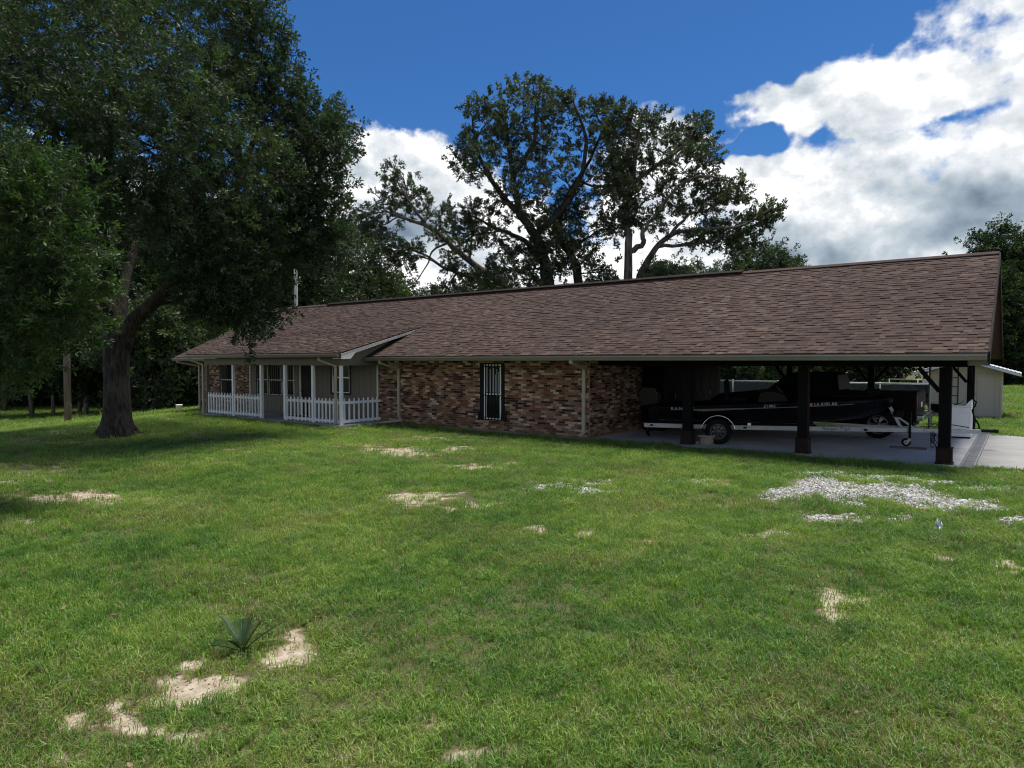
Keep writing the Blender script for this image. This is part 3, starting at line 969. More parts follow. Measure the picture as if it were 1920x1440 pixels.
# right gable end: brown rake board, eave return, siding triangle
rk = MB()
rk.prism([(EY - 0.02, EZ - 0.24), (RY, RZ - 0.24), (2 * RY - EY, EZ - 0.24), (2 * RY - EY, EZ + 0.02), (RY, RZ + 0.03), (EY - 0.02, EZ + 0.02)], 'x', XR + 0.002, XR + 0.03)
rk.build('rake_board', M['brown_wood'], house)
ga = MB()
ga.prism([(16.3, 2.12), (25.7, 2.12), (25.7, EZ + SL * (16.3 - EY) - 0.12), (RY, RZ - 0.13), (16.3, EZ + SL * (16.3 - EY) - 0.12)], 'x', XR - 0.36, XR - 0.30)
ga.prism([(16.3, 2.12), (25.7, 2.12), (25.7, EZ + SL * (16.3 - EY) - 0.12), (RY, RZ - 0.13), (16.3, EZ + SL * (16.3 - EY) - 0.12)], 'x', XL + 0.72, XL + 0.78)
ga.build('gable_siding', M['tan_siding'], house)
rt = MB()
rt.prism([(EY + 0.02, 2.115), (16.25, 2.115), (16.25, EZ + SL * 0.6 - 0.14), (EY + 0.02, EZ - 0.137)], 'x', XR - 0.30, XR - 0.003)
rt.build('eave_return', M['soffit'], house)

# gutters
def gutter(x0, x1, y, zt, nm='gutter'):
    prof = [(y, zt), (y - 0.10, zt), (y - 0.115, zt - 0.02), (y - 0.113, zt - 0.038), (y - 0.098, zt - 0.062), (y - 0.088, zt - 0.10), (y - 0.078, zt - 0.118), (y, zt - 0.118)]
    m_ = MB().prism(prof, 'x', x0, x1)
    m_.box(x0, x1, y - 0.121, y - 0.1155, zt - 0.016, zt + 0.002)
    return m_.build(nm, M['gutter'], house)
gutter(-18.02, XR - 0.02, EY - 0.014, EZ - 0.028)
gutter(XL + 0.03, PXL - 0.05, EY - 0.014, EZ - 0.028)
gutter(PXL + 0.03, PXR - 0.06, PEY - 0.014, PEZ - 0.028)
tr = MB().box(PXL, PXR, PEY - 0.012, PEY + 0.01, PEZ - 0.14, PEZ - 0.012)
tr.build('fascia', M['soffit'], house)

# porch front beam, side beam, siding boards of the porch gable, white rake fascia with its box return
PPY, PPX = 14.62, -18.16
bmf = MB()
bmf.box(-26.75, PPX + 0.07, PPY - 0.06, PPY + 0.06, 2.05, 2.30)
bmf.box(PPX - 0.05, PPX + 0.06, PPY + 0.061, 16.38, 2.05, 2.30)
bmf.build('porch_beam', M['tan_siding'], house)
pc = MB().box(-26.75, PPX - 0.051, PPY + 0.061, 16.38, 2.20, 2.22)
pc.build('porch_ceiling', M['soffit'], house)
gx0 = PPX + 0.064
def porch_z(y): return PEZ + (PJZ - PEZ) / (PJY - PEY) * (y - PEY)
def main_z(y): return EZ + SL * (y - EY)
ys = [14.56 + 0.30 * i for i in range(12)]
for a, b_ in zip(ys, ys[1:]):
    a_, bq = a + 0.004, b_ - 0.004
    if a_ < EY - 0.14: lo = (2.055, 2.055)
    elif main_z(a_) < porch_z(a_) - 0.09: lo = (max(2.055, main_z(a_) - 0.02), max(2.055, main_z(bq) - 0.02))
    else: break
    if bq > EY - 0.13 and a_ < EY - 0.14: bq = EY - 0.135
    hi = (porch_z(a_) - 0.085, porch_z(bq) - 0.085)
    if hi[1] < lo[1] + 0.01: hi = (hi[0], lo[1] + 0.01)
    MB().prism([(a_, lo[0]), (bq, lo[1]), (bq, hi[1]), (a_, hi[0])], 'x', gx0, gx0 + 0.016).build('siding_board', M['tan_siding'], house)
wf = MB()
z1_, z2_ = porch_z(PEY) - 0.005, porch_z(PJY) + 0.02
wf.prism([(PEY, z1_ - 0.20), (PEY + 0.38, z1_ - 0.19), (PEY + 0.60, porch_z(PEY + 0.60) - 0.135), (PJY - 0.30, porch_z(PJY - 0.30) - 0.10), (PJY - 0.05, porch_z(PJY - 0.05) - 0.03), (PEY, z1_ - 0.03)], 'x', PXR + 0.002, PXR + 0.024)
wf.build('rake_fascia', M['trim'], house)
rb = MB()
rb.prism([(PEY - 0.03, PEZ - 0.03), (PJY, PJZ - 0.022), (PJY, PJZ + 0.012), (PEY - 0.03, PEZ + 0.008)], 'x', PXR + 0.0255, PXR + 0.045)
rb.build('drip_edge', M['brown_wood'], house)
ps = MB()
ps.prism([(PEY + 0.01, PEZ - 0.195), (PEY + 0.37, PEZ - 0.190), (PEY + 0.59, porch_z(PEY + 0.59) - 0.13), (PJY - 0.4, porch_z(PJY - 0.4) - 0.10), (PJY - 0.4, porch_z(PJY - 0.4) - 0.085), (PEY + 0.01, PEZ - 0.175)], 'x', gx0 + 0.018, PXR)
ps.build('rake_soffit', M['trim'], house)

# porch posts
post_x = [-26.62, -24.68, -22.77, -21.28, -19.66, PPX]
posts = []
for i, x in enumerate(post_x):
    h = 0.05 if i not in (2, 3) else 0.055
    m_ = MB().box(x - h, x + h, PPY - h, PPY + h, 0.0 if i in (2, 3) else 0.02, 2.05)
    posts.append(m_.build('porch_post', M['white'] if i else M['tan_siding'], house, bevel=0.006))
# railings: rails and every picket a piece
def railing(p, q, n):
    p, q = Vector(p), Vector(q)
    d = (q - p).normalized()
    nrm = Vector((d.y, -d.x, 0))
    if nrm.y > 0 or (abs(nrm.y) < 1e-6 and nrm.x < 0): nrm = -nrm
    rl = MB()
    for z, h in ((0.80, 0.045), (0.17, 0.045)):
        rl.beam(p + Vector((0, 0, z)), q + Vector((0, 0, z)), 0.04, h * 2)
    r_ob = rl.build('porch_railing', M['white'], house)
    L = (q - p).length
    for i in range(n):
        c_ = p + d * (L * (i + 0.5) / n) + nrm * 0.0415
        m_ = MB()
        Mx = Matrix.Translation(c_) @ Matrix.Rotation(math.atan2(d.y, d.x), 4, 'Z')
        w, t = 0.023, 0.019
        prof = [(-w, 0.09), (w, 0.09), (w, 0.905), (0, 0.945), (-w, 0.905)]
        m_.prism(prof, 'y', -t, t)
        m_.v = [tuple(Mx @ Vector(v)) for v in m_.v]
        o = m_.build('picket', M['white'])
        o.parent = r_ob
    return r_ob
for a, b_ in ((0, 1), (1, 2), (3, 4), (4, 5)):
    xa, xb = post_x[a] + 0.06, post_x[b_] - 0.06
    railing((xa, PPY, 0), (xb, PPY, 0), 9 if a < 2 else 7)
railing((PPX, PPY + 0.06, 0), (PPX - 0.02, WY - 0.05, 0), 8)

# downspouts: crimped rectangular tube with elbows, straps
def downspout(path, w=0.035, d=0.026, straps=()):
    m_ = MB()
    for i, (p, q) in enumerate(zip(path, path[1:])):
        p, q = Vector(p), Vector(q)
        e = (q - p).normalized() * 0.02
        up = (0, 0, 1) if abs((q - p).normalized().z) < 0.9 else (0, -1, 0)
        m_.beam(p - e * (i > 0), q + e * (i < len(path) - 2), w * 2 + i * 0.0006, d * 2 + i * 0.0006, up=up)
    o = m_.build('downspout', M['downspout'], house, bevel=0.009)
    for z in straps:
        s_ = MB().box(path[2][0] - w - 0.012, path[2][0] + w + 0.012, path[2][1] - d - 0.006, path[2][1] + 0.03, z, z + 0.025)
        q = s_.build('strap', M['downspout'])
        q.parent = o
    return o
gz = EZ - 0.15
downspout([(-17.30, EY - 0.06, gz + 0.02), (-17.30, EY - 0.05, gz - 0.08), (-17.22, WY - 0.06, gz - 0.28), (-17.22, WY - 0.06, 0.30), (-17.05, WY - 0.12, 0.16), (-17.75, 15.35, 0.06)], w=0.048, d=0.034)
downspout([(-9.72, EY - 0.06, gz + 0.02), (-9.72, EY - 0.05, gz - 0.06), (-9.80, WY - 0.055, gz - 0.24), (-9.80, WY - 0.055, 0.20), (-9.86, WY - 0.20, 0.10)], w=0.048, d=0.034)
downspout([(PPX - 0.55, PEY - 0.06, PEZ - 0.16), (PPX - 0.55, PEY - 0.05, PEZ - 0.24), (PPX - 0.16, PPY - 0.10, PEZ - 0.44), (PPX - 0.16, PPY - 0.10, 0.14), (PPX - 0.22, PPY - 0.22, 0.06)], w=0.042, d=0.03)
downspout([(PXL + 0.2, PEY - 0.06, PEZ - 0.16), (PXL + 0.2, PEY - 0.05, PEZ - 0.2), (-26.80, PPY - 0.08, PEZ - 0.42), (-26.80, PPY - 0.08, 0.05), (-26.92, PPY - 0.25, -0.02)], w=0.045, d=0.034)
downspout([(XL + 0.4, EY - 0.06, gz + 0.02), (XL + 0.4, EY - 0.05, gz - 0.05), (WL + 0.1, WY - 0.06, gz - 0.24), (WL + 0.1, WY - 0.06, 0.02), (WL - 0.10, WY - 0.25, -0.06)], w=0.045, d=0.034)

# --- carport: posts with wrapped bases, knee braces, beams, boarded ceiling
CPX = [-7.00, -4.13, -1.29]
FYP, RYP = 16.98, 25.0
cpost = []
def carport_post(x, y, s=0.112):
    m_ = MB().box(x - s, x + s, y - s, y + s, 0.0, 2.07)
    p = m_.build('carport_post', M['black_wood'], house, bevel=0.006)
    b_ = MB()
    t = s + 0.034
    b_.box(x - t, x + t, y - t, y + t, 0.021, 0.36)
    b_.box(x - t - 0.012, x + t + 0.012, y - t - 0.012, y + t + 0.012, 0.352, 0.375)
    b_.box(x - t - 0.02, x + t + 0.02, y - t - 0.02, y + t + 0.02, 0.021, 0.055)
    o = b_.build('post_base', M['brown_wood'], None, bevel=0.006)
    o.parent = p
    return p
for x in CPX:
    carport_post(x, FYP)
RPX = [-6.55, -3.98, -1.25]
for x in RPX:
    carport_post(x, RYP, 0.095)
def brace(x, y, dx, dy, r=0.5):
    m_ = MB().beam((x + dx * 0.11, y + dy * 0.11, 2.05 - r), (x + dx * r, y + dy * r, 2.06), 0.085, 0.085)
    m_.build('knee_brace', M['black_wood'], house)
brace(CPX[2], FYP, -1, 0)
for i, x in enumerate(RPX):
    for dx in ((-1, 1) if i < 2 else (-1,)):
        brace(x, RYP, dx, 0)
brace(CPX[2], FYP, 0, 1)
brace(RPX[2], RYP, 0, -1)
bmf = MB()
bmf.box(WR + 0.02, XR - 0.38, FYP - 0.10, FYP + 0.10, 2.075, 2.235)
bmf.box(WR + 0.02, XR - 0.38, RYP - 0.10, RYP + 0.10, 2.075, 2.235)
bmf.box(CPX[2] - 0.09, CPX[2] + 0.09, FYP + 0.102, RYP - 0.102, 2.078, 2.238)
bmf.build('carport_beam', M['black_wood'], house)
x = WR + 0.02
cc = MB()
cc.box(WR - 0.1, XR - 0.40, 16.87, 26.0, 2.262, 2.30)
cceil = cc.build('carport_ceiling', M['brown_wood'], house)
y = 17.09
while y < 24.8:
    o = MB().box(WR + 0.03, XR - 0.42, y, y + 0.235, 2.243, 2.260).build('ceiling_board', M['brown_wood'])
    o.parent = cceil
    y += 0.24
cc = MB().box(WL, WR - 0.17, WY + 0.17, 25.7, 2.25, 2.28)
cc.build('house_ceiling', M['soffit'], house)

# ------------------------------------------------------------------ foliage: leafy sprays set on points
def make_scatter_group():
    g = bpy.data.node_groups.new('set_sprays', 'GeometryNodeTree')
    g.interface.new_socket('Geometry', in_out='INPUT', socket_type='NodeSocketGeometry')
    g.interface.new_socket('Geometry', in_out='OUTPUT', socket_type='NodeSocketGeometry')
    N = NT(g)
    gi, go = N.n('NodeGroupInput'), N.n('NodeGroupOutput')
    def attr(nm, typ):
        a = N.n('GeometryNodeInputNamedAttribute', data_type=typ)
        a.inputs[0].default_value = nm
        return a.outputs[0]
    tm = attr('template', 'INT')
    cmp_ = N.n('FunctionNodeCompare', data_type='INT', operation='GREATER_EQUAL')
    N.link(tm, cmp_.inputs[2])
    cmp_.inputs[3].default_value = 0
    sepg = N.n('GeometryNodeSeparateGeometry', domain='POINT')
    N.link(gi.outputs[0], sepg.inputs[0])
    N.link(cmp_.outputs[0], sepg.inputs[1])
    sp = N.n('GeometryNodeSplitToInstances', domain='POINT')
    N.link(sepg.outputs[0], sp.inputs[0])
    N.link(tm, sp.inputs['Group ID'])
    ip = N.n('GeometryNodeInstanceOnPoints')
    N.link(sepg.outputs[1], ip.inputs['Points'])
    N.link(sp.outputs[0], ip.inputs['Instance'])
    ip.inputs['Pick Instance'].default_value = True
    N.link(attr('pick', 'INT'), ip.inputs['Instance Index'])
    N.link(attr('rot', 'FLOAT_VECTOR'), ip.inputs['Rotation'])
    N.link(attr('size', 'FLOAT_VECTOR'), ip.inputs['Scale'])
    N.link(ip.outputs[0], go.inputs[0])
    return g
SCATTER = make_scatter_group()

def scatter(name, templates, pts, rots, sizes, picks, mats, parent=None, local=False, **kw):
    """one object: templates (list of MB) instanced on pts"""
    tv, tf, tmi, tid = [], [], [], []
    for i, t in enumerate(templates):
        b_ = len(tv)
        tv += t.v
        tf += [tuple(k + b_ for k in f) for f in t.f]
        tmi += t.mi
        tid += [i] * len(t.v)
    pts = np.asarray(pts, np.float32).reshape(-1, 3)
    n0, n1 = len(tv), len(pts)
    me = bpy.data.meshes.new(name)
    me.from_pydata(tv + [tuple(p) for p in pts.tolist()], [], tf)
    for m_ in mats:
        me.materials.append(m_)
    me.polygons.foreach_set('material_index', tmi)
    a = me.attributes.new('template', 'INT', 'POINT')
    a.data.foreach_set('value', np.concatenate([np.array(tid, np.int32), np.full(n1, -1, np.int32)]))
    a = me.attributes.new('pick', 'INT', 'POINT')
    a.data.foreach_set('value', np.concatenate([np.zeros(n0, np.int32), np.asarray(picks, np.int32)]))
    a = me.attributes.new('rot', 'FLOAT_VECTOR', 'POINT')
    a.data.foreach_set('vector', np.concatenate([np.zeros((n0, 3), np.float32), np.asarray(rots, np.float32)]).ravel())
    sizes = np.asarray(sizes, np.float32)
    if sizes.ndim == 1:
        sizes = np.repeat(sizes[:, None], 3, 1)
    a = me.attributes.new('size', 'FLOAT_VECTOR', 'POINT')
    a.data.foreach_set('vector', np.concatenate([np.ones((n0, 3), np.float32), sizes]).ravel())
    o = bpy.data.objects.new(name, me)
    COL.objects.link(o)
    md = o.modifiers.new('set_sprays', 'NODES')
    md.node_group = SCATTER
    if parent is not None:
        hang(o, parent, local)
    return tag(o, **kw)

def spray(rng, leaves, L, leaf_l, leaf_w, spread=0.6, side=3):
    """a leafy twig along +X, about L long; material 0 leaf, 1 twig"""
    m_ = MB()
    axes = [(Vector((0, 0, 0)), Vector((1, 0, 0)), L)]
    for i in range(side):
        t = rng.uniform(0.1, 0.7)
        a = rng.uniform(0, 2 * math.pi)
        d = Vector((1.0, math.cos(a) * spread * 1.4, math.sin(a) * spread * 1.4)).normalized()
        axes.append((Vector((t * L, 0, 0)), d, L * rng.uniform(0.35, 0.62)))
    for (p, d, l) in axes:
        q = p + d * l
        w = 0.006 * L / 0.5
        u = d.orthogonal().normalized() * w
        v = d.cross(u)
        m_.add([p + u, p - u * 0.5 + v * 0.8, p - u * 0.5 - v * 0.8, q], [(0, 1, 3), (1, 2, 3), (2, 0, 3)], 1)
    for i in range(leaves):
        p, d, l = axes[i % len(axes)] if i >= leaves // 3 else axes[0]
        t = rng.uniform(0.15, 1.02) ** 0.8
        c_ = p + d * l * t
        a = rng.uniform(0, 2 * math.pi)
        o_ = d.orthogonal().normalized()
        o_ = (o_ * math.cos(a) + d.cross(o_) * math.sin(a))
        ld = (d * rng.uniform(0.2, 1.0) + o_ * rng.uniform(0.5, 1.0) + Vector((0, 0, rng.uniform(-0.35, 0.25)))).normalized()
        ll, lw = leaf_l * rng.uniform(0.75, 1.25), leaf_w * rng.uniform(0.8, 1.2)
        nrm = (Vector((rng.uniform(-.6, .6), rng.uniform(-.6, .6), 1)) ).normalized()
        sd = ld.cross(nrm)
        if sd.length < 1e-3: sd = ld.orthogonal()
        sd = sd.normalized() * lw * 0.5
        mid = c_ + ld * ll * rng.uniform(0.45, 0.62) + nrm * ll * 0.04
        tip = c_ + ld * ll
        m_.add([c_, mid + sd, tip, mid - sd], [(0, 1, 2), (0, 2, 3)], 0)
    return m_

trng = random.Random(5)
SPRAYS_OAK = [spray(trng, 38, 0.55, 0.110, 0.040) for _ in range(5)]
SPRAYS_NEAR = [spray(trng, 30, 0.50, 0.110, 0.036) for _ in range(5)]
SPRAYS_BACK = [spray(trng, 34, 0.62, 0.17, 0.085, spread=0.8) for _ in range(4)]
SPRAYS_WOOD = [spray(trng, 30, 0.95, 0.24, 0.11, spread=0.8) for _ in range(4)]

def dir_euler(d, spin):
    """euler that carries +X onto d"""
    d = d / np.maximum(np.linalg.norm(d, axis=1, keepdims=True), 1e-9)
    return np.stack([spin, -np.arcsin(np.clip(d[:, 2], -1, 1)), np.arctan2(d[:, 1], d[:, 0])], 1)

def crown_points(clumps, rng, density=1.0, puff=0.36, puffs_per=9, per_puff=10, droop=0.15, shell=0.55):
    """clumps: (centre Vector, (rx, ry, rz)); leaf sprays in puffs spread through each clump's volume"""
    P_, D_ = [], []
    for (c, r) in clumps:
        k = max(3, int(puffs_per * density))
        u = rng.normal(size=(k, 3))
        u /= np.linalg.norm(u, axis=1, keepdims=True)
        rad = rng.uniform(shell ** 3, 1.0, size=(k, 1)) ** (1 / 3)
        pc = u * rad
        for q in pc:
            w = np.array(c) + q * np.array(r)
            m_ = max(3, int(per_puff * rng.uniform(0.6, 1.4)))
            off = rng.normal(size=(m_, 3)) * puff * np.array([1, 1, 0.8])
            pts = w + off
            d = off / puff * 0.8 + q * 0.8 + rng.normal(size=(m_, 3)) * 0.45
            d[:, 2] += 0.15 - droop
            P_.append(pts)
            D_.append(d)
    return np.concatenate(P_), np.concatenate(D_)

def limb_path(p, q, rng, bend=0.12, n=7, sag=0.0):
    p, q = Vector(p), Vector(q)
    L = (q - p).length
    o1, o2 = (Vector((rng.uniform(-1, 1), rng.uniform(-1, 1), rng.uniform(-0.6, 1))) * L * bend for _ in range(2))
    out = []
    for i in range(n + 1):
        t = i / n
        w1, w2 = 3 * t * (1 - t) ** 2, 3 * t * t * (1 - t)
        b_ = p.lerp(q, t) + o1 * w1 + o2 * w2 + Vector((0, 0, sag * L * t * (1 - t)))
        if 0 < i < n:
            b_ += Vector((rng.uniform(-1, 1), rng.uniform(-1, 1), rng.uniform(-1, 1))) * L * 0.018
        out.append(b_)
    return out

def smooth_path(pts, sub=4):
    pts = [Vector(p) for p in pts]
    out = []
    for i in range(len(pts) - 1):
        p0, p1, p2, p3 = pts[max(i - 1, 0)], pts[i], pts[i + 1], pts[min(i + 2, len(pts) - 1)]
        for k in range(sub):
            t = k / sub
            out.append(0.5 * ((2 * p1) + (p2 - p0) * t + (2 * p0 - 5 * p1 + 4 * p2 - p3) * t * t + (3 * p1 - p0 - 3 * p2 + p3) * t ** 3))
    out.append(pts[-1])
    return out

class Wood:
    """trunk and limbs grown into one mesh"""
    def __init__(s, rng):
        s.m, s.rng, s.nodes = MB(), rng, []
    def limb(s, pts, r0, r1, sub=4, n=8, power=0.8, wob=0.0):
        path = smooth_path(pts, sub)
        if wob:
            for i in range(1, len(path) - 1):
                path[i] = path[i] + Vector((s.rng.uniform(-1, 1), s.rng.uniform(-1, 1), s.rng.uniform(-1, 1))) * wob
        rr = [r0 + (r1 - r0) * (i / (len(path) - 1)) ** power for i in range(len(path))]
        s.m.tube(path, rr, n, 0)
        s.nodes += list(zip(path, rr))
        return path
    def reach(s, target, r_end=0.02, bend=0.14, min_r=0.03, n=6, sides=6):
        """a branch from the best nearby limb out to target"""
        best, bd = None, 1e9
        for (p, r) in s.nodes:
            if r < min_r: continue
            d = (target - p).length * (1.0 if target.z > p.z - 0.3 else 1.6)
            if d < bd:
                best, bd = (p, r), d
        p, r = best
        path = limb_path(p, target, s.rng, bend, n)
        r0 = min(r * 0.62, 0.018 + 0.022 * bd)
        rr = [r0 + (r_end - r0) * (i / n) for i in range(n + 1)]
        s.m.tube(path, rr, sides, 0)
        s.nodes += list(zip(path[1:], rr[1:]))
        return path

def put_tree(name, wood, bark_m, crown_args, label, group=None, base=None, branches=None):
    root = tag(empty(name, base), label, 'tree', group)
    wood.m.build('trunk', bark_m, root)
    return root

# ---- the big oak in the yard
rng = random.Random(3)
nrg = np.random.default_rng(3)
OD = 19.75
def oak_p(px, py, dd=0.0):
    return at_depth(px, py, OD + dd)
base = at_z(219, 815, 0.0)
wd = Wood(rng)
b0 = oak_p(219, 815)
b0.z = -0.25
trunk_pts = [b0, oak_p(219, 800), oak_p(220, 770), oak_p(219, 720), oak_p(218, 670), oak_p(222, 620)]
rr = [0.52, 0.43, 0.37, 0.345, 0.35, 0.37]
wd.m.tube(smooth_path(trunk_pts, 3), [np.interp(i / 15, np.linspace(0, 1, 6), rr) for i in range(16)], 18, 0)
for k in range(7):                                     # root flare
    a = 2 * math.pi * k / 7 + 0.3
    p = Vector((base.x, base.y, 0))
    d = Vector((math.cos(a), math.sin(a), 0))
    wd.m.tube([p + d * 0.24 + Vector((0, 0, 0.55)), p + d * 0.36 + Vector((0, 0, 0.20)), p + d * 0.56 + Vector((0, 0, 0.02)), p + d * 0.85 + Vector((0, 0, -0.12))], [0.16, 0.15, 0.10, 0.04], 8, 0)
wd.limb([oak_p(215, 650), oak_p(205, 600), oak_p(198, 540), oak_p(196, 470, -.4), oak_p(190, 390, -.8), oak_p(200, 280, -1), oak_p(215, 150, -.8), oak_p(225, 0, -.4), oak_p(230, -120)], 0.28, 0.06, n=12)
wd.limb([oak_p(228, 650), oak_p(248, 605), oak_p(285, 570, -.3), oak_p(335, 520, -.7), oak_p(390, 450, -1.0), oak_p(440, 360, -1), oak_p(480, 250, -.6), oak_p(520, 150, 0)], 0.27, 0.05, n=12)
wd.limb([oak_p(222, 640, .2), oak_p(228, 560, 1), oak_p(250, 470, 2.2), oak_p(300, 360, 3.2), oak_p(360, 220, 3.6), oak_p(400, 80, 3.5)], 0.22, 0.05, n=10)
wd.limb([oak_p(200, 590, -.2), oak_p(150, 500, -1.2), oak_p(90, 400, -2), oak_p(20, 300, -2.5), oak_p(-60, 220, -2.6)], 0.20, 0.05, n=10)
wd.limb([oak_p(390, 450, -1), oak_p(450, 420, -.4), oak_p(520, 400, .2), oak_p(600, 380, .6)], 0.16, 0.03, n=8)
wd.limb([oak_p(198, 540), oak_p(165, 440, 1.2), oak_p(120, 320, 2.2), oak_p(90, 180, 2.6)], 0.2, 0.04, n=8)
OAK_CLUMPS = [  # px, py, rx, ry, depth shift
    (480, 60, 70, 62, 0), (440, 20, 70, 50, -1), (510, 125, 62, 56, .3), (520, 190, 55, 60, 0), (545, 240, 34, 45, .6), (610, 232, 42, 40, .4), (625, 262, 38, 38, .2), (596, 300, 48, 40, 1), (610, 345, 48, 40, .8),
    (620, 400, 46, 46, .8), (630, 448, 36, 34, .4), (590, 455, 46, 26, 1.2), (560, 390, 60, 50, 1.6), (520, 480, 44, 30, .2), (468, 545, 40, 32, -.6), (436, 590, 40, 34, -1), (468, 606, 26, 24, -.8), (418, 560, 48, 38, -1.4),
    (400, 490, 66, 54, -2), (460, 440, 70, 60, -1.6), (500, 330, 70, 66, -1), (440, 270, 80, 70, -2.2), (420, 360, 74, 60, -2.4), (400, 170, 80, 74, -2), (350, 80, 84, 74, -1.6), (320, 190, 84, 76, -3.4), (340, 290, 84, 72, -3.4), (350, 390, 70, 56, -3),
    (250, 270, 80, 70, -4), (240, 380, 66, 56, -3), (200, 110, 90, 80, -2.6), (190, 210, 84, 76, -3.6), (120, 50, 90, 74, -2), (100, 160, 90, 72, -3), (40, 80, 80, 70, -2.4), (30, 180, 80, 70, -2.8), (60, 270, 80, 56, -2.6), (150, 310, 74, 56, -2.2),
    (150, 420, 70, 56, .8), (70, 400, 80, 60, 2), (270, 20, 80, 70, .4), (180, 20, 80, 70, 2.4), (60, -10, 80, 60, 2),
    (150, 260, 90, 80, 4.2), (280, 250, 90, 80, 4.6), (400, 330, 80, 70, 4.4), (520, 330, 66, 56, 3.4), (460, 190, 80, 70, 3.8), (330, 110, 90, 80, 4.6), (210, 130, 90, 80, 4.6), (250, 380, 80, 50, 4), (420, 440, 60, 44, 3.4), (90, 120, 90, 80, 4), (90, 480, 70, 44, 1.4), (20, 480, 60, 50, .5),
    (360, -60, 90, 70, 0), (200, -110, 100, 80, 0), (40, -90, 90, 70, -1), (460, -50, 60, 50, .8), (-60, 20, 80, 80, -1), (-80, 160, 80, 80, -1), (-60, 300, 80, 70, -.6), (-140, 230, 70, 80, 1), (100, -20, 90, 70, 3), (300, -160, 90, 60, 1.5)]
K = OD / F_PX
clumps = []
for (px, py, rx, ry, dd) in OAK_CLUMPS:
    if px > 380:
        rx, ry, px = rx * 0.66, ry * 0.66, px - 12 - max(0, px - 520) * 0.08
        py = py - max(0, py - 500) * 0.22
    c = oak_p(px, py, dd)
    clumps.append((c, (rx * K, (rx + ry) * 0.5 * K, ry * K)))
    if wd.nodes:
        pth = wd.reach(c, 0.018, min_r=0.045)
        for _ in range(3):
            t = c + Vector((rng.uniform(-1, 1) * rx * K, rng.uniform(-1, 1) * rx * K, rng.uniform(-.8, .9) * ry * K))
            wd.m.tube(limb_path(pth[rng.randint(3, 5)], t, rng, 0.14, 4), [0.02, 0.017, 0.014, 0.010, 0.006], 5, 0)
yard_oak = tag(empty('oak_tree', base), 'big spreading oak with thick dark forked trunk on the lawn left of the porch', 'tree')
wd.m.build('trunk', M['bark_dark'], yard_oak)
P_, D_ = crown_points(clumps, nrg, puff=0.27, puffs_per=12, per_puff=12, shell=0.25)
n = len(P_)
scatter('crown', SPRAYS_OAK, P_, dir_euler(D_, nrg.uniform(0, 6.28, n)), nrg.uniform(0.75, 1.2, n), nrg.integers(0, 5, n), [M['oak_leaf'], M['twig']], yard_oak, kind='stuff')

# ---- nearer tree whose boughs hang in from the left edge
ND = 10.2
def near_p(px, py, dd=0.0):
    return at_depth(px, py, ND + dd)
wd = Wood(rng)
nb = at_depth(-420, 900, ND)
nb.z = -0.2
wd.limb([nb, nb + Vector((0, 0.1, 1.5)), nb + Vector((0.1, 0.2, 3.0)), near_p(-380, 300), near_p(-360, 60), near_p(-340, -200)], 0.30, 0.06, n=12)
wd.limb([near_p(-380, 480), near_p(-250, 430), near_p(-120, 400, .2), near_p(0, 390, .2), near_p(110, 400, 0)], 0.12, 0.02, n=8)
wd.limb([near_p(-380, 640), near_p(-240, 600), near_p(-100, 570, .3), near_p(20, 560, .2), near_p(120, 590, 0)], 0.12, 0.02, n=8)
wd.limb([near_p(-370, 380), near_p(-240, 330), near_p(-110, 310), near_p(10, 300)], 0.09, 0.02, n=8)
NEAR_CLUMPS = [(36, 335, 40, 32, 0), (20, 290, 20, 22, -.2), (60, 385, 44, 30, -.1), (20, 430, 52, 40, .1), (95, 410, 34, 26, 0), (118, 360, 12, 20, 0), (132, 462, 26, 20, -.1), (80, 485, 46, 34, 0), (10, 520, 50, 40, .2), (100, 545, 40, 28, 0), (138, 525, 16, 12, 0),
               (40, 580, 50, 36, .2), (95, 600, 34, 24, .1), (0, 640, 44, 34, .3), (60, 650, 34, 24, .2), (122, 585, 16, 10, -.1), (0, 690, 24, 16, .3), (-60, 340, 60, 56, .3), (-60, 460, 60, 60, .4), (-60, 590, 60, 60, .4), (-150, 300, 60, 60, .2), (-160, 460, 60, 70, .4),
               (-260, 250, 80, 80, 0), (-380, 160, 110, 90, 0), (-340, -20, 110, 90, 0), (-460, 320, 90, 90, 0), (-230, 100, 80, 80, .4), (-480, 100, 100, 100, .5), (0, 380, 50, 40, .7), (40, 520, 50, 50, .8), (0, 600, 50, 50, .9)]
K2 = ND / F_PX
NEAR_CLUMPS += [(rng.uniform(-560, -190), rng.uniform(-330, 420), rng.uniform(45, 65), rng.uniform(40, 55), rng.uniform(-1.2, 1.2)) for _ in range(70)]
clumps = []
for (px, py, rx, ry, dd) in NEAR_CLUMPS:
    c = near_p(px, py, dd)
    clumps.append((c, (rx * K2, (rx + ry) * 0.5 * K2, ry * K2)))
    wd.reach(c, 0.006, min_r=0.015, sides=5)
near_tree = tag(empty('oak_tree', (nb.x, nb.y, 0)), 'nearer tree with lighter leafy boughs hanging in at the left edge', 'tree')
wd.m.build('trunk', M['bark_grey'], near_tree)
P_, D_ = crown_points(clumps, nrg, puff=0.16, puffs_per=9, per_puff=7, shell=0.2, droop=0.1)
n = len(P_)
scatter('crown', SPRAYS_NEAR, P_, dir_euler(D_, nrg.uniform(0, 6.28, n)), nrg.uniform(0.55, 0.95, n), nrg.integers(0, 5, n), [M['near_leaf'], M['twig']], near_tree, kind='stuff')

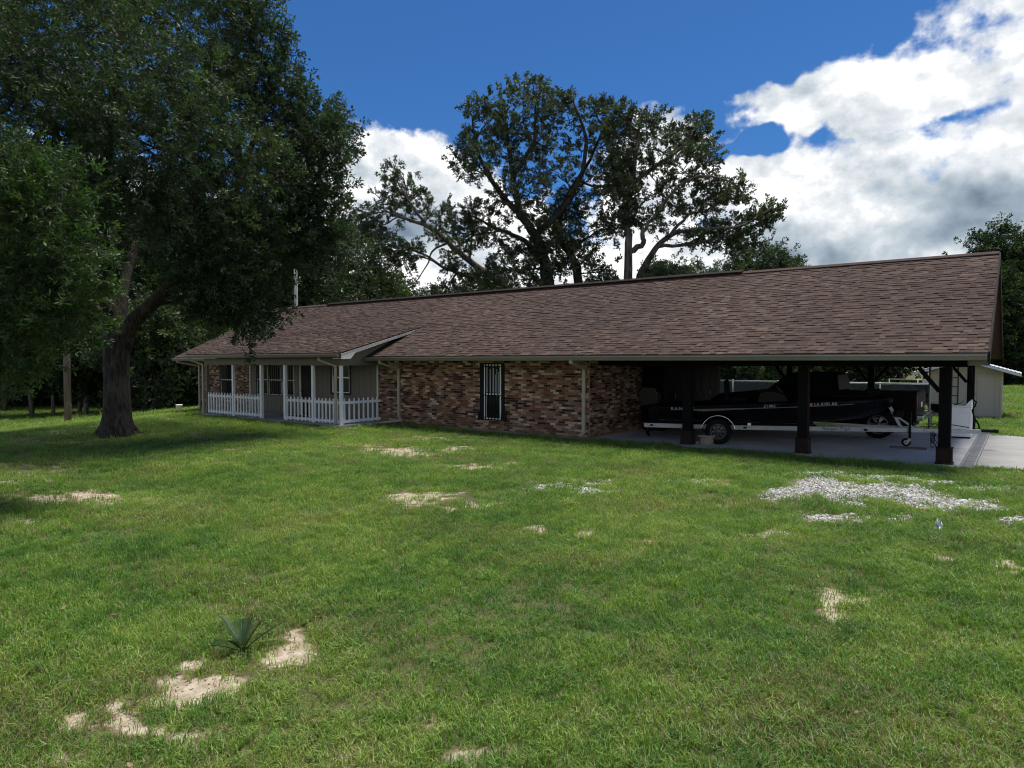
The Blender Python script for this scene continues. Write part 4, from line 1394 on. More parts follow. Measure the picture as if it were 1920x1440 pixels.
# ---- the three old oaks behind the house
def back_tree(depth, limbs, clumps_px, label, bark_m, puffs=8, per=8, puff=0.22, spr=SPRAYS_BACK, leaf='back_leaf', size=(0.7, 1.15), twigs=6, basepx=None):
    K_ = depth / F_PX
    w_ = Wood(rng)
    for (pts, r0, r1) in limbs:
        w_.limb([at_depth(x, y, depth + dd) for (x, y, dd) in pts], r0 * 0.8, r1 * 0.8, n=9, wob=0.07)
    cl = []
    for (px, py, rx, ry) in clumps_px:
        rx, ry, py = rx * 0.72, ry * 0.72, py + 9
        c = at_depth(px, py, depth + rng.uniform(-2.2, 2.2) * (1 if rx > 25 else 0.3))
        cl.append((c, (rx * K_, (rx + ry) * 0.45 * K_, ry * K_)))
        pth = w_.reach(c, 0.025, bend=0.2, min_r=0.06)
        for _ in range(twigs):
            t = c + Vector((rng.uniform(-1, 1) * rx * K_, rng.uniform(-1, 1) * rx * K_, rng.uniform(-.9, 1) * ry * K_))
            w_.m.tube(limb_path(pth[rng.randint(2, 5)], t, rng, 0.2, 5), [0.035, 0.03, 0.025, 0.02, 0.014, 0.008], 5, 0)
    bp_ = at_depth(*basepx, depth)
    root = tag(empty('oak_tree', (bp_.x, bp_.y, 0)), label, 'tree', None)
    w_.m.build('trunk', bark_m, root)
    P_, D_ = crown_points(cl, nrg, puff=puff, puffs_per=puffs, per_puff=per, shell=0.35, droop=0.05)
    n = len(P_)
    scatter('crown', spr, P_, dir_euler(D_, nrg.uniform(0, 6.28, n)), nrg.uniform(*size, n), nrg.integers(0, len(spr), n), [M[leaf], M['twig']], root, kind='stuff')
    return root
back_tree(46, [
    ([(1035, 745, 0), (1034, 640, 0), (1030, 550, 0), (1020, 490, 0), (1003, 440, 0), (975, 400, 0), (962, 330, 0), (950, 250, .5), (940, 180, .8)], 0.80, 0.10),
    ([(1022, 500, 0), (985, 452, .5), (935, 430, 1), (885, 405, 1.5)], 0.32, 0.07),
    ([(1003, 440, 0), (1045, 405, -.5), (1085, 340, -1), (1100, 260, -1), (1075, 190, -1)], 0.36, 0.08),
    ([(975, 400, 0), (925, 345, .6), (895, 280, 1), (885, 215, 1)], 0.30, 0.07),
    ([(962, 330, 0), (1000, 265, -1), (1005, 180, -1.4)], 0.24, 0.06),
    ([(1035, 560, 0), (1000, 520, 1.5), (955, 505, 2.2), (920, 520, 2.4)], 0.26, 0.06),
    ([(1090, 745, .5), (1090, 600, .5), (1086, 530, .5), (1072, 480, .3), (1048, 445, 0), (1060, 375, -.3), (1105, 300, -.6), (1142, 220, -.6)], 0.58, 0.07)],
    [(1012, 425, 28, 24), (1058, 438, 30, 26), (1030, 475, 24, 20), (985, 470, 26, 20), (1005, 500, 24, 18), (1055, 500, 26, 22), (955, 230, 40, 36), (985, 245, 36, 34), (930, 255, 40, 34), (1030, 270, 36, 34), (1000, 350, 40, 34), (1070, 370, 34, 30), (935, 200, 46, 40), (905, 235, 40, 40), (900, 190, 24, 22), (965, 165, 40, 24), (1000, 160, 26, 22), (1015, 195, 40, 36), (1065, 225, 40, 44), (1045, 185, 26, 20), (1110, 200, 32, 30), (1140, 215, 26, 34), (1130, 270, 34, 44), (1090, 280, 40, 40), (880, 255, 30, 26), (900, 300, 44, 32),
     (865, 305, 26, 20), (950, 290, 48, 50), (990, 310, 48, 50), (1045, 320, 48, 44), (1095, 340, 40, 44), (870, 395, 34, 28), (905, 400, 44, 32), (945, 370, 44, 40), (995, 380, 44, 40), (1045, 400, 44, 40), (1100, 400, 36, 36), (880, 430, 30, 24), (930, 440, 30, 24), (950, 490, 38, 26), (975, 520, 40, 24), (925, 505, 24, 18), (1010, 450, 30, 22),
     (1095, 465, 32, 40), (1075, 440, 28, 28), (1125, 500, 32, 30), (1140, 530, 26, 20), (1150, 350, 26, 34), (1145, 420, 26, 24)],
    'tall oak behind the roof with two dark trunks and broken tufted crown', M['bark_dark'], basepx=(1035, 745))
back_tree(44, [
    ([(1180, 745, 0), (1180, 620, 0), (1178, 520, 0), (1180, 455, 0), (1176, 400, 0), (1186, 345, 0), (1192, 280, 0), (1205, 215, .5)], 0.52, 0.09),
    ([(1183, 470, 0), (1208, 455, -.5), (1206, 435, -.5), (1230, 400, -.5), (1270, 350, -1), (1320, 330, -1.4), (1380, 345, -1.6)], 0.26, 0.06),
    ([(1195, 745, .3), (1198, 600, .3), (1200, 520, .3), (1222, 478, .2), (1258, 440, 0), (1320, 428, -.6), (1395, 422, -1), (1448, 388, -1.2)], 0.44, 0.06),
    ([(1235, 462, .2), (1290, 458, -.2), (1340, 446, -.5), (1390, 436, -.7)], 0.17, 0.04),
    ([(1258, 440, 0), (1290, 405, .6), (1330, 392, 1), (1370, 370, 1)], 0.16, 0.04),
    ([(1188, 340, 0), (1240, 305, .6), (1290, 265, .8), (1308, 225, .8)], 0.22, 0.06)],
    [(1160, 245, 24, 34), (1152, 300, 26, 36), (1172, 275, 26, 32), (1150, 340, 26, 30), (1168, 210, 16, 18), (1205, 225, 34, 34), (1235, 225, 34, 34), (1215, 270, 44, 40), (1260, 255, 36, 30), (1300, 250, 36, 26), (1310, 225, 18, 18), (1275, 300, 48, 34), (1225, 320, 46, 46), (1180, 310, 34, 44), (1325, 290, 26, 18), (1320, 325, 34, 24), (1355, 345, 30, 20), (1385, 350, 24, 16), (1255, 365, 44, 34),
     (1300, 370, 40, 22), (1340, 375, 30, 18), (1190, 380, 38, 36), (1225, 405, 30, 20), (1165, 420, 20, 24), (1340, 425, 36, 12), (1300, 440, 30, 10), (1380, 420, 28, 12), (1420, 402, 24, 12), (1445, 388, 12, 8), (1360, 445, 30, 9), (1395, 440, 18, 8), (1245, 500, 32, 22), (1270, 515, 24, 14), (1225, 520, 26, 14), (1150, 300, 24, 36), (1165, 360, 24, 30)],
    'oak behind the roof with pale curving trunk and long low right bough', M['bark_grey'], basepx=(1190, 745))
back_tree(49, [
    ([(990, 745, 0), (980, 640, 0), (962, 560, 0), (925, 520, 0), (880, 490, -.3), (840, 455, -.5), (800, 425, -.6), (750, 405, -.6), (715, 395, -.6)], 0.55, 0.07),
    ([(940, 545, 0), (885, 522, .5), (830, 500, .8), (780, 470, 1), (735, 472, 1.2)], 0.26, 0.05),
    ([(840, 455, -.5), (812, 470, -.3), (800, 500, 0), (770, 540, 0)], 0.12, 0.04),
    ([(800, 425, -.6), (775, 390, -1), (745, 340, -1.2)], 0.16, 0.05),
    ([(880, 490, -.3), (885, 450, -.6), (880, 420, -.8)], 0.12, 0.03),
    ([(750, 405, -.6), (720, 420, -.6), (690, 415, -.6)], 0.08, 0.03)],
    [(735, 315, 24, 20), (750, 345, 34, 30), (715, 365, 32, 34), (775, 355, 28, 34), (800, 380, 30, 26), (825, 390, 24, 24), (695, 390, 20, 22), (740, 390, 30, 20), (820, 425, 20, 14), (700, 425, 16, 10), (735, 445, 20, 10), (775, 460, 22, 10), (845, 475, 22, 14), (870, 500, 26, 16), (900, 525, 28, 16), (835, 535, 30, 12), (720, 480, 16, 10), (755, 475, 18, 9), (930, 540, 24, 14), (865, 455, 12, 14)],
    'leaning half bare oak limb reaching left above the roof ridge', M['bark_grey'], puffs=7, per=7, basepx=(990, 745))

# ---- woodland trees, each with its own crown and trunk
def generic_tree(loc, h, cr, label, group, leaf, spr, seed, density=1.0, trunk_r=0.2, low=0.25, conif=False, name='woodland_tree', shade=1.0, nclump=None):
    r2, g2 = random.Random(seed), np.random.default_rng(seed)
    w_ = Wood(r2)
    x, y, z = loc
    lean = Vector((r2.uniform(-.6, .6), r2.uniform(-.6, .6), 0))
    w_.limb([Vector((x, y, z - 0.3)), Vector((x, y, z + h * 0.3)) + lean * 0.3, Vector((x, y, z + h * 0.65)) + lean * 0.7, Vector((x, y, z + h * 0.97)) + lean], trunk_r, 0.04, n=8)
    cl = []
    k = nclump or int(9 + cr * 3)
    for i in range(k):
        t = low + (1 - low) * (i + r2.random()) / k
        prof = math.sin(math.pi * min(1, max(0.06, (t - low) / (1 - low) * 0.86 + 0.12))) ** 0.7 if not conif else (1.05 - t) * 1.3
        a = r2.uniform(0, 6.28)
        rr_ = cr * prof * r2.uniform(0.25, 0.85)
        c = Vector((x + math.cos(a) * rr_, y + math.sin(a) * rr_, z + h * t)) + lean * t
        s_ = cr * r2.uniform(0.28, 0.46) * (0.5 + 0.5 * prof)
        cl.append((c, (s_, s_, s_ * 0.75)))
        w_.reach(c, 0.02, min_r=0.05, n=4, sides=5)
    root = tag(empty(name, (x, y, z)), label, 'tree', group)
    w_.m.build('trunk', M['bark_grey'], root)
    P_, D_ = crown_points(cl, g2, density, puff=0.16 * cr ** 0.5 + 0.12, puffs_per=9, per_puff=7, shell=0.35)
    n = len(P_)
    scatter('crown', spr, P_, dir_euler(D_, g2.uniform(0, 6.28, n)), g2.uniform(0.7, 1.2, n), g2.integers(0, len(spr), n), [M[leaf], M['twig']], root, kind='stuff')
    return root
def gz(x, y): return float(ground_z(x, y))

# left woods: front row of trees one can tell apart, a dark mass of wood behind them
LEFT = [(10, 52, 17, 4.2), (60, 46, 15, 3.6), (100, 44, 13, 3.0), (150, 47, 16, 3.6), (160, 43, 8, 2.2), (270, 44, 12, 3.4), (305, 47, 14, 3.6), (345, 49, 13, 3.6), (395, 52, 15, 3.8), (450, 56, 16, 4.0), (505, 58, 15, 4.0), (290, 40, 6, 2.4), (340, 43, 6.5, 2.4)]
LEFT_LABELS = ['woodland tree at the far left edge, behind the low leafy boughs', 'woodland tree left of the wooden pole, second from the left edge', 'slim pale trunked woodland tree just left of the wooden pole', 'woodland tree between the wooden pole and the big oak trunk', 'small woodland tree right behind the wooden pole',
               'dark bushy tree just right of the big oak trunk', 'woodland tree beneath the right fork of the big oak', 'olive green tree seen under the big oak limb, left of the roof', 'woodland tree rising behind the left end of the roof', 'woodland tree behind the left roof slope, under the oak foliage', 'woodland tree left of the pole behind the roof',
               'low bright bush tree right of the big oak trunk at the wood edge', 'low leafy tree at the wood edge left of the white bucket']
for i, ((px, dep, h, cr), lb) in enumerate(zip(LEFT, LEFT_LABELS)):
    p = at_depth(px, 780, dep)
    generic_tree((p.x, p.y, gz(p.x, p.y)), h, cr, lb, 'trees at the edge of the left woods', 'far_leaf' if i in (6, 7, 8, 11) else 'wood_leaf', SPRAYS_WOOD, 100 + i, 1.1, trunk_r=RNG.uniform(0.13, 0.22), low=0.22 if i < 5 else 0.08, name='woodland_tree')

def wood_mass(name, spots, label, seed, leaf, density=1.0):
    """far wood that reads as one mass: overlapping crowns, trunks too many to tell apart"""
    g2, r2 = np.random.default_rng(seed), random.Random(seed)
    cl, w_ = [], MB()
    for (px, dep, h, cr) in spots:
        p = at_depth(px, 780, dep)
        z = gz(p.x, p.y)
        w_.tube([(p.x, p.y, z - 0.3), (p.x + r2.uniform(-.4, .4), p.y, z + h * 0.8)], [0.18, 0.06], 6, 1)
        for i in range(14):
            t = r2.uniform(0.02, 1.0)
            a, rr_ = r2.uniform(0, 6.28), cr * r2.uniform(0.1, 0.9) * (1.1 - 0.6 * t)
            s_ = cr * r2.uniform(0.35, 0.5)
            cl.append((Vector((p.x + math.cos(a) * rr_, p.y + math.sin(a) * rr_, z + h * t)), (s_, s_, s_ * 0.8)))
    P_, D_ = crown_points(cl, g2, density, puff=0.55, puffs_per=9, per_puff=7, shell=0.3)
    n = len(P_)
    root = tag(empty(name, tuple(at_depth(spots[0][0], 780, spots[0][1]))), kind='stuff')
    o = w_.build('trunks', M['bark_grey'], root)
    o.data.materials.append(M['bark_grey'])
    scatter('foliage', SPRAYS_WOOD, P_, dir_euler(D_, g2.uniform(0, 6.28, n)), g2.uniform(1.0, 1.6, n), g2.integers(0, 4, n), [M[leaf], M['twig']], root, kind='stuff')
    return root
spots = []
for row, dep in enumerate((58, 66, 75)):
    for i in range(13):
        spots.append((-330 + i * 66 + 30 * (row % 2) + RNG.uniform(-18, 18), dep + RNG.uniform(-2, 2), RNG.uniform(11, 17), RNG.uniform(3.2, 4.4)))
wood_mass('woods', spots, 'dark woods', 41, 'wood_leaf')

# lighter trees behind the left half of the ridge
MID = [(545, 62, 14.5, 4.0), (600, 58, 13.2, 3.8), (650, 64, 15.0, 4.0), (705, 60, 11.2, 3.6), (760, 66, 9.2, 3.4), (805, 68, 8.6, 3.0)]
MID_LABELS = ['airy tree behind the roof beside the thin grey pole', 'loose light green tree behind the ridge, right of the grey pole', 'tall airy tree behind the ridge left of the leaning oak', 'yellow green tree low behind the ridge under the leaning oak', 'small bushy tree just above the ridge under the leaning oak limb', 'low tree crown showing over the ridge left of the twin oak trunks']
for i, ((px, dep, h, cr), lb) in enumerate(zip(MID, MID_LABELS)):
    p = at_depth(px, 760, dep)
    generic_tree((p.x, p.y, 0), h, cr, lb, 'trees behind the left half of the roof', 'far_leaf', SPRAYS_WOOD, 200 + i, 0.75, low=0.3)
RIDGE = [(1310, 74, 12.0, 3.4), (1390, 78, 14.2, 3.8), (1440, 76, 14.6, 4.0), (1475, 80, 13.4, 3.6), (1250, 70, 11.6, 3.4), (890, 72, 10.4, 3.6)]
RIDGE_LABELS = ['small rounded tree crown over the ridge right of the pale oak', 'tree crown above the ridge, left one of the pair at mid roof', 'rounded grey green crown above the ridge, tallest of the group at mid roof', 'tree crown sinking behind the ridge at the right of its group', 'low tree crown at the foot of the pale oak behind the ridge', 'low shrubby crown behind the ridge at the foot of the leaning limb']
for i, ((px, dep, h, cr), lb) in enumerate(zip(RIDGE, RIDGE_LABELS)):
    p = at_depth(px, 760, dep)
    generic_tree((p.x, p.y, 0), h, cr, lb, 'tree tops over the ridge', 'far_leaf', SPRAYS_WOOD, 300 + i, 0.9, low=0.35)
RIGHT = [(1800, 70, 11.8, 2.8), (1846, 68, 15.0, 3.0), (1900, 66, 14.2, 3.4), (1950, 64, 13.4, 3.6), (1876, 63, 10.4, 3.2), (1915, 62, 8.0, 3.2), (1995, 64, 14.0, 4.0), (2060, 66, 14.0, 4.2)]
RIGHT_LABELS = ['tree top just left of the gable end above the roof', 'tall tree right behind the gable peak', 'tall dark tree at the right edge beyond the shed', 'dark tree cut by the right edge of the photo', 'mid height tree beside the rake board of the gable', 'low dark bush tree behind the shed at the right edge', 'tree of the right hand wood outside the photo edge', 'outermost tree of the right hand wood']
for i, ((px, dep, h, cr), lb) in enumerate(zip(RIGHT, RIGHT_LABELS)):
    p = at_depth(px, 740, dep)
    generic_tree((p.x, p.y, 0), h, cr, lb, 'dark trees right of the house', 'wood_leaf', SPRAYS_WOOD, 400 + i, 1.1, low=0.06)
spots = []
for i in range(17):
    spots.append((1180 + i * 62 + RNG.uniform(-15, 15), 76 + RNG.uniform(-3, 4), RNG.uniform(6.5, 8.5) if i < 9 else RNG.uniform(11, 14), RNG.uniform(3.0, 4.0)))
wood_mass('far_woods', spots, 'far woods', 43, 'far_leaf')

# ------------------------------------------------------------------ grass, gravel, small plants
def tuft(rng, blades, rad, h, w):
    m_ = MB()
    for i in range(blades):
        a, r_ = rng.uniform(0, 6.28), rad * math.sqrt(rng.random())
        p = Vector((math.cos(a) * r_, math.sin(a) * r_, -0.005))
        b_ = rng.uniform(0, 6.28)
        lean = rng.uniform(0.25, 1.25)
        d = Vector((math.cos(b_), math.sin(b_), 0))
        hh = h * rng.uniform(0.55, 1.15)
        sd = Vector((-d.y, d.x, 0)) * w * rng.uniform(0.7, 1.2) * 0.5
        mid = p + d * hh * lean * 0.28 + Vector((0, 0, hh * 0.62))
        tip = p + d * hh * lean * 0.85 + Vector((0, 0, hh * (1.0 - 0.25 * lean)))
        m_.add([p - sd, p + sd, mid + sd * 0.8, mid - sd * 0.8, tip], [(0, 1, 2, 3), (3, 2, 4)], 0)
    return m_
grng = random.Random(8)
TUFTS = [tuft(grng, 22, 0.08, 0.075, 0.0056) for _ in range(5)] + [tuft(grng, 14, 0.07, 0.12, 0.0064) for _ in range(2)]
gmt = bpy.data.materials.new('grass_blade')
gmt.use_nodes = True
T = NT(gmt.node_tree)
b = gmt.node_tree.nodes['Principled BSDF']
geo, oi = T.n('ShaderNodeNewGeometry'), T.n('ShaderNodeObjectInfo')
pos = geo.outputs['Position']
rnd = T.m('FRACT', T.m('ADD', geo.outputs['Random Per Island'], T.m('MULTIPLY', oi.outputs['Random'], 3.77)))
big, mid, small = T.noise(pos, 0.30, 4, 0.6), T.noise(pos, 1.5, 4, 0.6), T.noise(pos, 6.0, 3, 0.6)
f = T.m('ADD', T.m('MULTIPLY', T.maprange(big, 0.36, 0.64, 0, 1), 0.42), T.m('ADD', T.m('MULTIPLY', T.maprange(mid, 0.37, 0.63, 0, 1), 0.34), T.m('MULTIPLY', T.maprange(small, 0.34, 0.66, 0, 1), 0.24)))
lush = T.ramp(f, [(0.0, (0.085, 0.195, 0.040)), (0.35, (0.165, 0.310, 0.058)), (0.65, (0.265, 0.395, 0.078)), (1.0, (0.400, 0.485, 0.130))])
lush = T.mix(T.maprange(rnd, 0.0, 1.0, 0.0, 0.9, smooth=False), lush, T.vm('SCALE', lush, sc=0.5))
dry = T.ramp(rnd, [(0.0, (0.16, 0.12, 0.055)), (0.6, (0.24, 0.20, 0.10)), (1.0, (0.32, 0.28, 0.16))])
drift = T.maprange(T.noise(T.vm('ADD', pos, (31, 7, 0)), 0.55, 4, 0.6), 0.44, 0.72, 0.05, 0.42)
isdry = T.m('LESS_THAN', T.m('FRACT', T.m('MULTIPLY', rnd, 13.7)), drift)
T.link(T.mix(isdry, lush, dry), b.inputs['Base Color'])
b.inputs['Roughness'].default_value = 0.5
b.inputs['Specular IOR Level'].default_value = 0.35
tr = T.n('ShaderNodeBsdfTranslucent')
T.link(T.mix(1.0, T.mix(isdry, lush, dry), (1.3, 1.5, 0.5), 'MULTIPLY'), tr.inputs[0])
ms = T.n('ShaderNodeMixShader')
ms.inputs[0].default_value = 0.38
T.link(b.outputs[0], ms.inputs[1])
T.link(tr.outputs[0], ms.inputs[2])
T.link(ms.outputs[0], gmt.node_tree.nodes['Material Output'].inputs[0])
M['grass'] = gmt

g2 = np.random.default_rng(77)
PX, PY_, PS = [], [], []
def ring(d0, d1, dens, size, half=52):
    area = (d1 * d1 - d0 * d0) * math.radians(half)
    n = int(area * dens)
    d = np.sqrt(g2.uniform(d0 * d0, d1 * d1, n))
    a = YAW + np.radians(g2.uniform(-half, half, n))
    PX.append(-np.sin(a) * d)
    PY_.append(np.cos(a) * d)
    PS.append(np.full(n, size) * g2.uniform(0.75, 1.25, n))
ring(0.8, 6.5, 340, 1.0, 60)
ring(6.5, 10, 250, 1.1)
ring(10, 15, 150, 1.3)
ring(15, 22, 85, 1.55)
ring(22, 34, 36, 2.1)
ring(34, 75, 8, 3.4, 46)
X, Y, S = np.concatenate(PX), np.concatenate(PY_), np.concatenate(PS)
keep = np.ones(len(X), bool)
for (x0, x1, y0, y1) in ((-30.65, WR + 0.05, WY - 0.06, 26.1), (-26.8, -17.98, 14.40, 16.5), (-9.68, -0.72, 16.60, 25.62), (-0.76, 9, 17.35, 24.4)):
    keep &= ~((X > x0) & (X < x1) & (Y > y0) & (Y < y1))
keep &= ~((X > -0.8) & (X < 9) & (Y > 16.95 + (X + 0.74) * 0.067) & (Y < 24.4))
sm_, gm_ = patch_mask(X, Y, SAND, fine=3.0), patch_mask(X, Y, GRAVEL, fine=1.4)
th = thin_mask(X, Y)
keep &= g2.random(len(X)) > np.maximum(sm_ * 1.02, gm_ * 0.97)
keep &= g2.random(len(X)) > th * 0.5
# worn, thin turf in the shade under the big oak
dsh = np.hypot(X + 20.5, Y - 8.0)
keep &= g2.random(len(X)) > np.clip((6.5 - dsh) / 6.5, 0, 1) * 0.35
X, Y, S = X[keep], Y[keep], S[keep]
sm_, gm_ = np.maximum(sm_, gm_)[keep], 0
edge = 1 - 0.45 * np.clip(sm_ * 1.6, 0, 1)
tall = 0.8 + 0.5 * fbm(X * 1.1, Y * 1.1, 3, 31) - 0.25 * thin_mask(X, Y)
n = len(X)
sz = np.stack([S, S, S * tall * edge * np.where(S > 1.5, 0.75, 1.0)], 1)
pk = np.where(g2.random(n) < 0.94, g2.integers(0, 5, n), g2.integers(5, 7, n))
rot = np.stack([g2.normal(0, 0.14, n), g2.normal(0, 0.14, n), g2.uniform(0, 6.28, n)], 1)
scatter('grass', TUFTS, np.stack([X, Y, ground_z(X, Y) - 0.01], 1), rot, sz, pk, [M['grass']], kind='stuff')
print('grass tufts', n)

# low broad-leaved weeds in the turf
def rosette(rng):
    m_ = MB()
    k = rng.randint(6, 9)
    for i in range(k):
        a = 2 * math.pi * i / k + rng.uniform(-.3, .3)
        L, w_ = rng.uniform(0.035, 0.065), rng.uniform(0.016, 0.024)
        d, sd = Vector((math.cos(a), math.sin(a), 0)), Vector((-math.sin(a), math.cos(a), 0))
        z = rng.uniform(0.02, 0.05)
        m_.add([(0, 0, 0.0), d * L * 0.55 + sd * w_ / 2 + Vector((0, 0, z)), d * L + Vector((0, 0, z * 0.8)), d * L * 0.55 - sd * w_ / 2 + Vector((0, 0, z))], [(0, 1, 2, 3)])
    return m_
M['weed'] = leaf_mat('weed_leaf', [(0.0, (0.070, 0.130, 0.028)), (0.6, (0.125, 0.20, 0.040)), (1.0, (0.20, 0.25, 0.07))])
n = 9000
d_ = np.sqrt(g2.uniform(1.2 ** 2, 16 ** 2, n))
a_ = YAW + np.radians(g2.uniform(-50, 50, n))
X, Y = -np.sin(a_) * d_, np.cos(a_) * d_
k = (g2.random(n) < np.clip((fbm(X * 0.9, Y * 0.9, 3, 61) - 0.50) * 5, 0.03, 1)) & (Y < 14.2) & (patch_mask(X, Y, SAND) < 0.5) & (patch_mask(X, Y, GRAVEL) < 0.5)
X, Y = X[k], Y[k]
n = len(X)
scatter('weeds', [rosette(grng) for _ in range(4)], np.stack([X, Y, ground_z(X, Y) + g2.uniform(0.0, 0.02, n)], 1), np.stack([g2.normal(0, .15, n), g2.normal(0, .15, n), g2.uniform(0, 6.28, n)], 1), g2.uniform(0.4, 0.85, n), g2.integers(0, 4, n), [M['weed']], kind='stuff')

# white limestone gravel
def stone(rng, r_):
    m_ = MB()
    vs, fs = [], []
    for i, (lat, k) in enumerate(((-0.9, 1), (-0.25, 5), (0.4, 5), (0.95, 1))):
        for j in range(k):
            a = 2 * math.pi * (j + 0.5 * i) / max(k, 1)
            rr_ = r_ * rng.uniform(0.75, 1.2)
            c_ = math.cos(lat * 1.4) if k > 1 else 0.0
            vs.append((math.cos(a) * c_ * rr_ * 1.25, math.sin(a) * c_ * rr_, math.sin(lat * 1.4) * rr_ * 0.7))
    for j in range(5):
        fs.append((0, 1 + (j + 1) % 5, 1 + j))
        fs.append((1 + j, 1 + (j + 1) % 5, 6 + j))
        fs.append((1 + (j + 1) % 5, 6 + (j + 1) % 5, 6 + j))
        fs.append((6 + j, 6 + (j + 1) % 5, 11))
    return m_.add(vs, fs)
STONES = [stone(grng, 0.018) for _ in range(5)]
M['limestone'] = piece_material('limestone', [(0.0, (0.32, 0.30, 0.275)), (0.4, (0.52, 0.50, 0.47)), (0.8, (0.66, 0.64, 0.61)), (1.0, (0.78, 0.76, 0.73))], grain=60)
n = 170000
X, Y = g2.uniform(-8.5, 2.5, n), g2.uniform(9.0, 15.5, n)
gv = patch_mask(X, Y, GRAVEL)
k = g2.random(n) < gv * 0.46
X, Y = X[k], Y[k]
# strip of the same gravel along the back of the driveway
n = 5000
xb, yb = g2.uniform(-0.4, 6, n), g2.uniform(24.3, 26.6, n)
k = fbm(xb * 1.6, yb * 1.6, 3, 50) > 0.36
X, Y = np.concatenate([X, xb[k]]), np.concatenate([Y, yb[k]])
n = len(X)
print('stones', n)
scatter('gravel', STONES, np.stack([X, Y, ground_z(X, Y) + g2.uniform(-0.008, 0.006, n)], 1), np.stack([g2.normal(0, .35, n), g2.normal(0, .35, n), g2.uniform(0, 6.28, n)], 1), np.repeat((g2.uniform(0.4, 1.2, n) ** 1.4)[:, None], 3, 1) * np.array([1.0, 1.0, 0.75]), g2.integers(0, 5, n), [M['limestone']], kind='stuff')
# crumbs of sandy soil
n = 60000
pts_ = []
X, Y = g2.uniform(-14, 2.0, n), g2.uniform(1.0, 12.0, n)
k = g2.random(n) < patch_mask(X, Y, SAND) * 0.8
X, Y = X[k], Y[k]
n = len(X)
M['clod'] = piece_material('sandy_clod', [(0.0, (0.24, 0.18, 0.12)), (0.5, (0.42, 0.34, 0.25)), (1.0, (0.56, 0.48, 0.38))], grain=60)
scatter('soil_crumbs', STONES, np.stack([X, Y, ground_z(X, Y) - 0.01], 1), g2.uniform(0, 6.28, (n, 3)), g2.uniform(0.12, 0.55, n), g2.integers(0, 5, n), [M['clod']], kind='stuff')

# fallen oak leaves in the grass, thickest below the big oak
def dead_leaf(rng):
    m_ = MB()
    l, w = 0.07, 0.028
    return m_.add([(-l / 2, 0, 0.004), (0, w / 2, 0.012), (l / 2, 0, rng.uniform(0.004, 0.02)), (0, -w / 2, 0.010)], [(0, 3, 2, 1)])
M['dead_leaf'] = piece_material('dead_leaf', [(0.0, (0.10, 0.06, 0.03)), (0.5, (0.22, 0.14, 0.07)), (1.0, (0.38, 0.29, 0.17))], grain=60)
n1_, n2_ = 2200, 160
a_, r_ = g2.uniform(0, 6.28, n1_), np.abs(g2.normal(0, 5.0, n1_))
X = np.concatenate([-20.5 + np.cos(a_) * r_, g2.uniform(-14, 2, n2_)])
Y = np.concatenate([8.0 + np.sin(a_) * r_, g2.uniform(1.5, 14, n2_)])
k = (Y < 14.2) | (X > -9) & (Y < 16.2)
X, Y = X[k], Y[k]
n = len(X)
scatter('fallen_leaves', [dead_leaf(grng) for _ in range(3)], np.stack([X, Y, ground_z(X, Y) + g2.uniform(0.015, 0.05, n)], 1), np.stack([g2.normal(0, .4, n), g2.normal(0, .4, n), g2.uniform(0, 6.28, n)], 1), g2.uniform(0.5, 1.0, n), g2.integers(0, 3, n), [M['dead_leaf']], kind='stuff')

# young sago palm in the lawn
M['sago'] = leaf_mat('sago_leaf', [(0.0, (0.010, 0.036, 0.016)), (0.6, (0.018, 0.052, 0.020)), (1.0, (0.05, 0.09, 0.02))], trans=0.15, rough=0.35)
sp = at_z(455, 1221, 0.0)
sago = tag(empty('sago_palm', (sp.x, sp.y, sp.z)), 'small young sago palm with stiff dark fronds growing by the sandy patch in the lawn', 'plant')
for i, (a, el_, L) in enumerate([(-0.25, 62, .36), (0.4, 40, .42), (2.5, 44, .40), (3.5, 30, .26), (1.3, 70, .30), (5.4, 34, .24), (2.0, 55, .30), (4.4, 50, .24)]):
    fr = MB()
    az_ = YAW + a
    d = Vector((math.cos(az_) * math.cos(R(el_)), math.sin(az_) * math.cos(R(el_)), math.sin(R(el_))))
    pth = [sp + d * L * t + Vector((0, 0, -0.10 * L * t * t * 2)) for t in (0, .25, .5, .75, 1.0)]
    fr.tube(pth, [0.005, 0.0045, 0.004, 0.003, 0.0015], 5, 0)
    sd = d.cross(Vector((0, 0, 1))).normalized()
    for j in range(30):
        t = 0.18 + 0.8 * j / 30
        q = sp + d * L * t + Vector((0, 0, -0.2 * L * t * t))
        for s_ in (-1, 1):
            e = (sd * s_ * 0.8 + d * 0.75 + Vector((0, 0, 0.25))).normalized()
            ll = 0.06 * math.sin(math.pi * (0.2 + 0.75 * t)) + 0.02
            u = d * 0.0036
            fr.add([q - u, q + u, q + e * ll], [(0, 1, 2)], 0)
    fr.build('frond', M['sago'], sago)
# scrap of white paper standing in the grass
pp = at_z(1760, 994, 0.0)
pm = MB()
prng = random.Random(4)
nn = 6
vs = []
for i in range(nn):
    for j in range(nn):
        vs.append(pp + Vector(((i / (nn - 1) - 0.5) * 0.085 * (1 - 0.35 * j / nn) + prng.uniform(-.009, .009), prng.uniform(-.025, .025) + 0.03 * math.sin(i * 1.7), 0.01 + j / (nn - 1) * 0.12 + prng.uniform(-.016, .016) + 0.03 * math.sin(i * 2.2))))
fs = [(i * nn + j, (i + 1) * nn + j, (i + 1) * nn + j + 1, i * nn + j + 1) for i in range(nn - 1) for j in range(nn - 1)]
pm.add(vs, fs)
po = pm.build('paper_scrap', M['white_metal'])
sol = po.modifiers.new('thick', 'SOLIDIFY')
sol.thickness = 0.002
tag(po, 'crumpled scrap of white paper caught upright in the lawn grass', 'litter')

